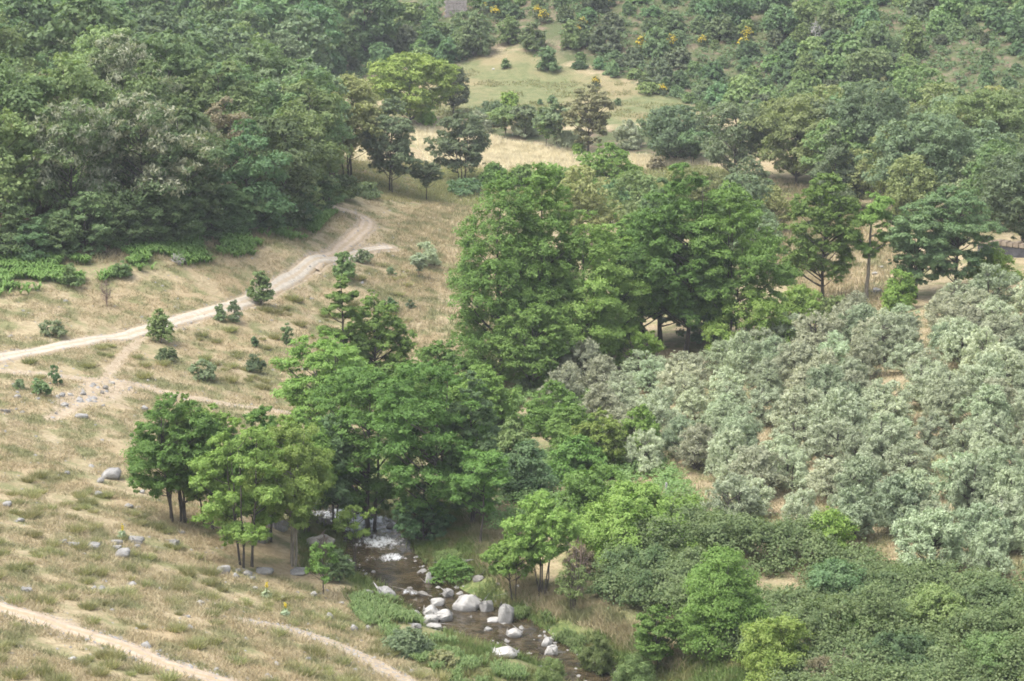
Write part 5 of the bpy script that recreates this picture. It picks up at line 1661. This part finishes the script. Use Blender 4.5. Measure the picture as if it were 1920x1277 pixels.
for px, py, w, h, c in [(325, 1017, 28, 20, 'g'), (252, 1012, 38, 16, 'g'), (218, 1016, 24, 10, 'g'), (226, 1037, 38, 18, 'g'), (218, 1026, 22, 10, 'g'), (257, 1024, 14, 8, 'g'), (135, 1021, 30, 9, 'g'), (172, 1023, 32, 10, 'g'), (118, 1015, 16, 9, 'g'),
                        (205, 888, 46, 24, 'g'), (187, 900, 18, 12, 'g'), (183, 926, 20, 10, 'g'), (240, 949, 20, 8, 'g'), (325, 914, 26, 22, 'g'), (345, 972, 12, 9, 'd'), (340, 998, 16, 5, 'g'), (10, 945, 24, 12, 'g'), (38, 975, 16, 8, 'g'), (125, 886, 12, 8, 'g'), (265, 922, 14, 7, 'g')]:
    stone(px, py, w, h, c, 'on the upper dry slope', 'boulder')
for px, py, w, h, c in [(419, 1067, 27, 22, 'g'), (445, 1069, 14, 8, 'g'), (441, 1080, 15, 11, 'g'), (464, 1075, 20, 12, 'g'), (473, 1084, 14, 8, 'g'), (495, 1071, 38, 15, 'g'), (556, 1073, 42, 13, 'g')]:
    stone(px, py, w, h, c, 'in the row under the alders', 'boulder')
for px, py, w, h, c in [(47, 1106, 26, 9, 'g'), (478, 1102, 11, 7, 'p'), (525, 1121, 20, 6, 'p'), (587, 1114, 15, 9, 'p'), (375, 1130, 18, 8, 'g'), (401, 1133, 11, 7, 'p'), (618, 1155, 15, 15, 'g'), (663, 1178, 17, 14, 'g'), (690, 1177, 13, 10, 'g'), (135, 1236, 16, 7, 'p'), (299, 1220, 9, 6, 'p'), (406, 1255, 9, 9, 'p'), (640, 1130, 11, 6, 'p'), (727, 1228, 12, 6, 'g'), (352, 1156, 12, 5, 'g')]:
    stone(px, py, w, h, c, 'on the lower dry slope', 'stone')
for px, py, w, h, c in [(32, 743, 15, 8, 'g'), (70, 747, 12, 5, 'g'), (115, 740, 15, 10, 'g'), (131, 739, 11, 8, 'p'), (155, 738, 13, 7, 'g'), (120, 759, 19, 8, 'g'), (152, 780, 26, 11, 'g'), (211, 717, 9, 7, 'p'), (197, 726, 12, 10, 'd'), (191, 735, 10, 8, 'd'), (145, 751, 9, 5, 'g'), (193, 760, 9, 5, 'g'), (270, 765, 16, 9, 'g'), (92, 718, 7, 4, 'p'), (105, 775, 7, 5, 'd'), (325, 748, 14, 10, 'g'), (10, 770, 20, 10, 'd')]:
    stone(px, py, w, h, c, 'around the left dirt patch', 'stone')
for px, py, w, h, lab in [(1640, 512, 12, 8, 'pale stone on the slope right of the leaning pole tree'), (1652, 500, 12, 7, 'upper pale stone beside the dark tree pair'), (1644, 545, 22, 12, 'grey rock at the grove rim by the pole tree'), (1698, 222, 26, 12, 'grey rock outcrop below the bare scar'), (925, 129, 6, 4, 'tiny white stone on the meadow top'), (640, 398, 14, 5, 'pale stone at the gravel bend'), (472, 484, 6, 4, 'tiny white stone by the fern strip')]:
    stone(px, py, w, h, 'p' if 'white' in lab or 'pale' in lab else 'g', 'far away', 'stone', lab)

def pebbles():
    r = np.random.default_rng(90)
    X, Y, S = [], [], []
    dens = np.array(STREAM)
    k = r.integers(0, 70, 240)
    px = dens[k, 0]; py_ = dens[k, 1]
    side = r.choice([-1, 1], 240) * (dens[k, 3] + r.uniform(0.0, 1.0, 240))
    X.append(px + side * 0.9 + r.normal(0, 0.3, 240)); Y.append(py_ + side * 0.35 + r.normal(0, 0.6, 240)); S.append(np.exp(r.normal(-2.5, 0.5, 240)))
    for ln, w, n in ((L_A, 0.72, 1500), (L_C, 0.85, 1500), (L_E, 0.8, 700), (L_B, 0.7, 500), (L_D, 0.5, 300)):
        i = r.integers(0, len(ln), n)
        X.append(ln[i, 0] + r.normal(0, w * 0.9, n)); Y.append(ln[i, 1] + r.normal(0, w * 0.9, n)); S.append(np.exp(r.normal(-3.0, 0.4, n)))
    x, y = scatter_in(DIRT1, 70, False)
    X.append(x); Y.append(y); S.append(np.exp(r.normal(-2.3, 0.5, len(x))))
    x, y = scatter_in(DRY, 900, True)
    X.append(x); Y.append(y); S.append(np.exp(r.normal(-2.5, 0.5, len(x))))
    X = np.concatenate(X); Y = np.concatenate(Y); S = np.clip(np.concatenate(S), 0.03, 0.30)
    n = len(X)
    Z = wet(X, Y)
    B = np.array([[1, 0, 0], [0.3, 0.9, 0], [-0.8, 0.6, 0], [-0.8, -0.5, 0], [0.3, -0.95, 0], [0.35, 0.25, 0.7], [-0.35, 0.3, 0.75], [-0.1, -0.4, 0.65]])
    F0 = np.array([[0, 1, 5], [1, 6, 5], [1, 2, 6], [2, 3, 6], [3, 7, 6], [3, 4, 7], [4, 0, 7], [0, 5, 7], [5, 6, 7]])
    a = r.uniform(0, 6.28, n)
    P = B[None] * (1 + r.normal(0, 0.14, (n, 8, 3)))
    P = P * (S[:, None, None] * np.stack([r.uniform(0.8, 1.3, n), r.uniform(0.7, 1.1, n), r.uniform(0.5, 0.9, n)], -1)[:, None, :])
    c, s_ = np.cos(a)[:, None], np.sin(a)[:, None]
    V = np.stack([P[..., 0] * c - P[..., 1] * s_ + X[:, None], P[..., 0] * s_ + P[..., 1] * c + Y[:, None], P[..., 2] + Z[:, None] - 0.01], -1)
    F = (np.arange(n)[:, None, None] * 8 + F0[None]).reshape(-1, 3)
    tag(link('pebbles', mesh_from('pebbles', V.reshape(-1, 3), F, M['rock'])), kind='stuff')


pebbles()

# ------------------------------------------------------------------ posts, wall, ruin
def box_bm(bm, x0, x1, y0, y1, z0, z1, bev=0.02):
    v = [bm.verts.new(p) for p in ((x0, y0, z0), (x1, y0, z0), (x1, y1, z0), (x0, y1, z0), (x0, y0, z1), (x1, y0, z1), (x1, y1, z1), (x0, y1, z1))]
    fs = [bm.faces.new([v[i] for i in f]) for f in ((0, 3, 2, 1), (4, 5, 6, 7), (0, 1, 5, 4), (1, 2, 6, 5), (2, 3, 7, 6), (3, 0, 4, 7))]
    if bev:
        es = {e for f in fs for e in f.edges}
        bmesh.ops.bevel(bm, geom=list(es), offset=bev, segments=2, affect='EDGES')


def bm_mesh(name, bm, mat):
    me = bpy.data.meshes.new(name)
    bm.normal_update(); bm.to_mesh(me); bm.free()
    me.materials.append(mat)
    return me


def post(px, py, h, w, tilt, lab, mat):
    g, t = G(px, py)
    s = t / FPX
    bm = bmesh.new()
    H, Wd = h * s, w * s
    box_bm(bm, -Wd / 2, Wd / 2, -Wd / 2, Wd / 2, -0.4, H, Wd * 0.12)
    for v in bm.verts:                      # weathered, slightly uneven
        v.co.x += 0.015 * math.sin(v.co.z * 3 + px); v.co.x *= 1 - 0.12 * max(v.co.z, 0) / H
    o = link('grove_post', bm_mesh('grove_post', bm, mat))
    o.location = g; o.rotation_euler = (0, tilt, 0.3)
    tag(o, lab, 'post', 'posts in the olive grove')


post(1874, 1000, 74, 5, 0.03, 'tall grey post standing in front of the round green olive', M['post'])
post(1784, 1005, 36, 6, -0.04, 'short grey post between two green olives', M['post'])
post(1833, 935, 56, 5, 0.16, 'dark leaning pole above the thick forked olive trunk', M['bark'])
post(1248, 940, 36, 4, 0.02, 'thin pale post at the left grove corner', M['post'])


def wall():
    g0, t0 = G(1832, 482); g1, _ = G(1990, 484)
    s = t0 / FPX
    d = g1 - g0
    Lw = math.hypot(d[0], d[1])
    e = link('stone_wall', None)
    e.location = g0; e.rotation_euler = (0, 0, math.atan2(d[1], d[0]))
    bm = bmesh.new()
    box_bm(bm, 0, Lw, 0, 0.7, -1.0, 26 * s, 0.03)
    link('wall_face', bm_mesh('wall_face', bm, M['wall']), e)
    bm = bmesh.new()
    n = 14
    for i in range(n):
        box_bm(bm, Lw * i / n + 0.02, Lw * (i + 1) / n - 0.02, -0.12, 0.85, 26 * s + 0.003, 26 * s + 0.42 + 0.07 * math.sin(i * 2.3), 0.05)
    link('coping', bm_mesh('coping', bm, M['cap']), e)
    tag(e, 'dark retaining wall with earthy coping at the right frame edge', 'wall')


wall()


def ruin():
    g, t = G(852, 28)
    s = t / FPX
    e = link('ruined_wall', None); e.location = g
    bm = bmesh.new()
    r = random.Random(4)
    y = 0.0
    # courses of rough stones with a broken top
    z = -1.0
    row = 0
    while z < 46 * s:
        hh = r.uniform(0.28, 0.42)
        x = -19 * s + (0.2 if row % 2 else 0)
        while x < 19 * s:
            w = r.uniform(0.4, 0.8)
            if not (z > 30 * s and x < -6 * s + (z - 30 * s)):
                box_bm(bm, x + 0.015, x + w - 0.015, -0.3 + r.uniform(-0.04, 0.04), 0.4, z + 0.012, z + hh - 0.012, 0.04)
            x += w
        z += hh; row += 1
    link('masonry', bm_mesh('masonry', bm, M['ruin']), e)
    tag(e, 'pinkish grey ruined stone wall cut by the top frame edge', 'ruin')


ruin()

# ------------------------------------------------------------------ labels that count along tiers
ORD = ['first', 'second', 'third', 'fourth', 'fifth', 'sixth', 'seventh', 'eighth', 'ninth', 'tenth', 'eleventh', 'twelfth', 'thirteenth', 'fourteenth', 'fifteenth']
groups = {}
for th in THINGS:
    groups.setdefault((th[3], th[4]), []).append(th)
for (desc, zone), L in groups.items():
    far = [t for t in L if not (-30 < t[1] < 1950)]
    L = [t for t in L if -30 < t[1] < 1950]
    for i, t in enumerate(sorted(far, key=lambda t: (t[1], t[2]))):
        t[0]['label'] = f'{desc} {zone}, just outside the frame, number {i + 1}'
    if not L:
        continue
    if len(L) == 1:
        L[0][0]['label'] = f'only {desc} {zone}'
        continue
    per = 9
    L.sort(key=lambda t: -t[2])
    nt = max(1, math.ceil(len(L) / per))
    size = math.ceil(len(L) / nt)
    for k in range(nt):
        T = sorted(L[k * size:(k + 1) * size], key=lambda t: t[1])
        for i, t in enumerate(T):
            if nt == 1:
                t[0]['label'] = f'{desc} {zone}, {ORD[i]} of {len(T)} from the left'
            else:
                tier = 'nearest tier' if k == 0 else 'farthest tier' if k == nt - 1 else f'{ORD[k]} tier up'
                t[0]['label'] = f'{desc} {zone}, {tier}, {ORD[i]} from left'

# ------------------------------------------------------------------ air
def haze():
    bm = bmesh.new()
    box_bm(bm, -520, 520, -12, 580, -9, 92, 0)
    m, nt = new_mat('haze')
    v = nt.nodes.new('ShaderNodeVolumePrincipled')
    v.inputs['Color'].default_value = (0.86, 0.92, 1.0, 1)
    v.inputs['Density'].default_value = HAZE_DENSITY
    o = nt.nodes.new('ShaderNodeOutputMaterial')
    nt.links.new(v.outputs[0], o.inputs['Volume'])
    ob = link('haze', bm_mesh('haze', bm, m))
    tag(ob, kind='stuff')


if HAZE_DENSITY > 0:
    haze()
print('THINGS', len([o for o in bpy.data.objects if o.parent is None]), 'olives', olive_n)
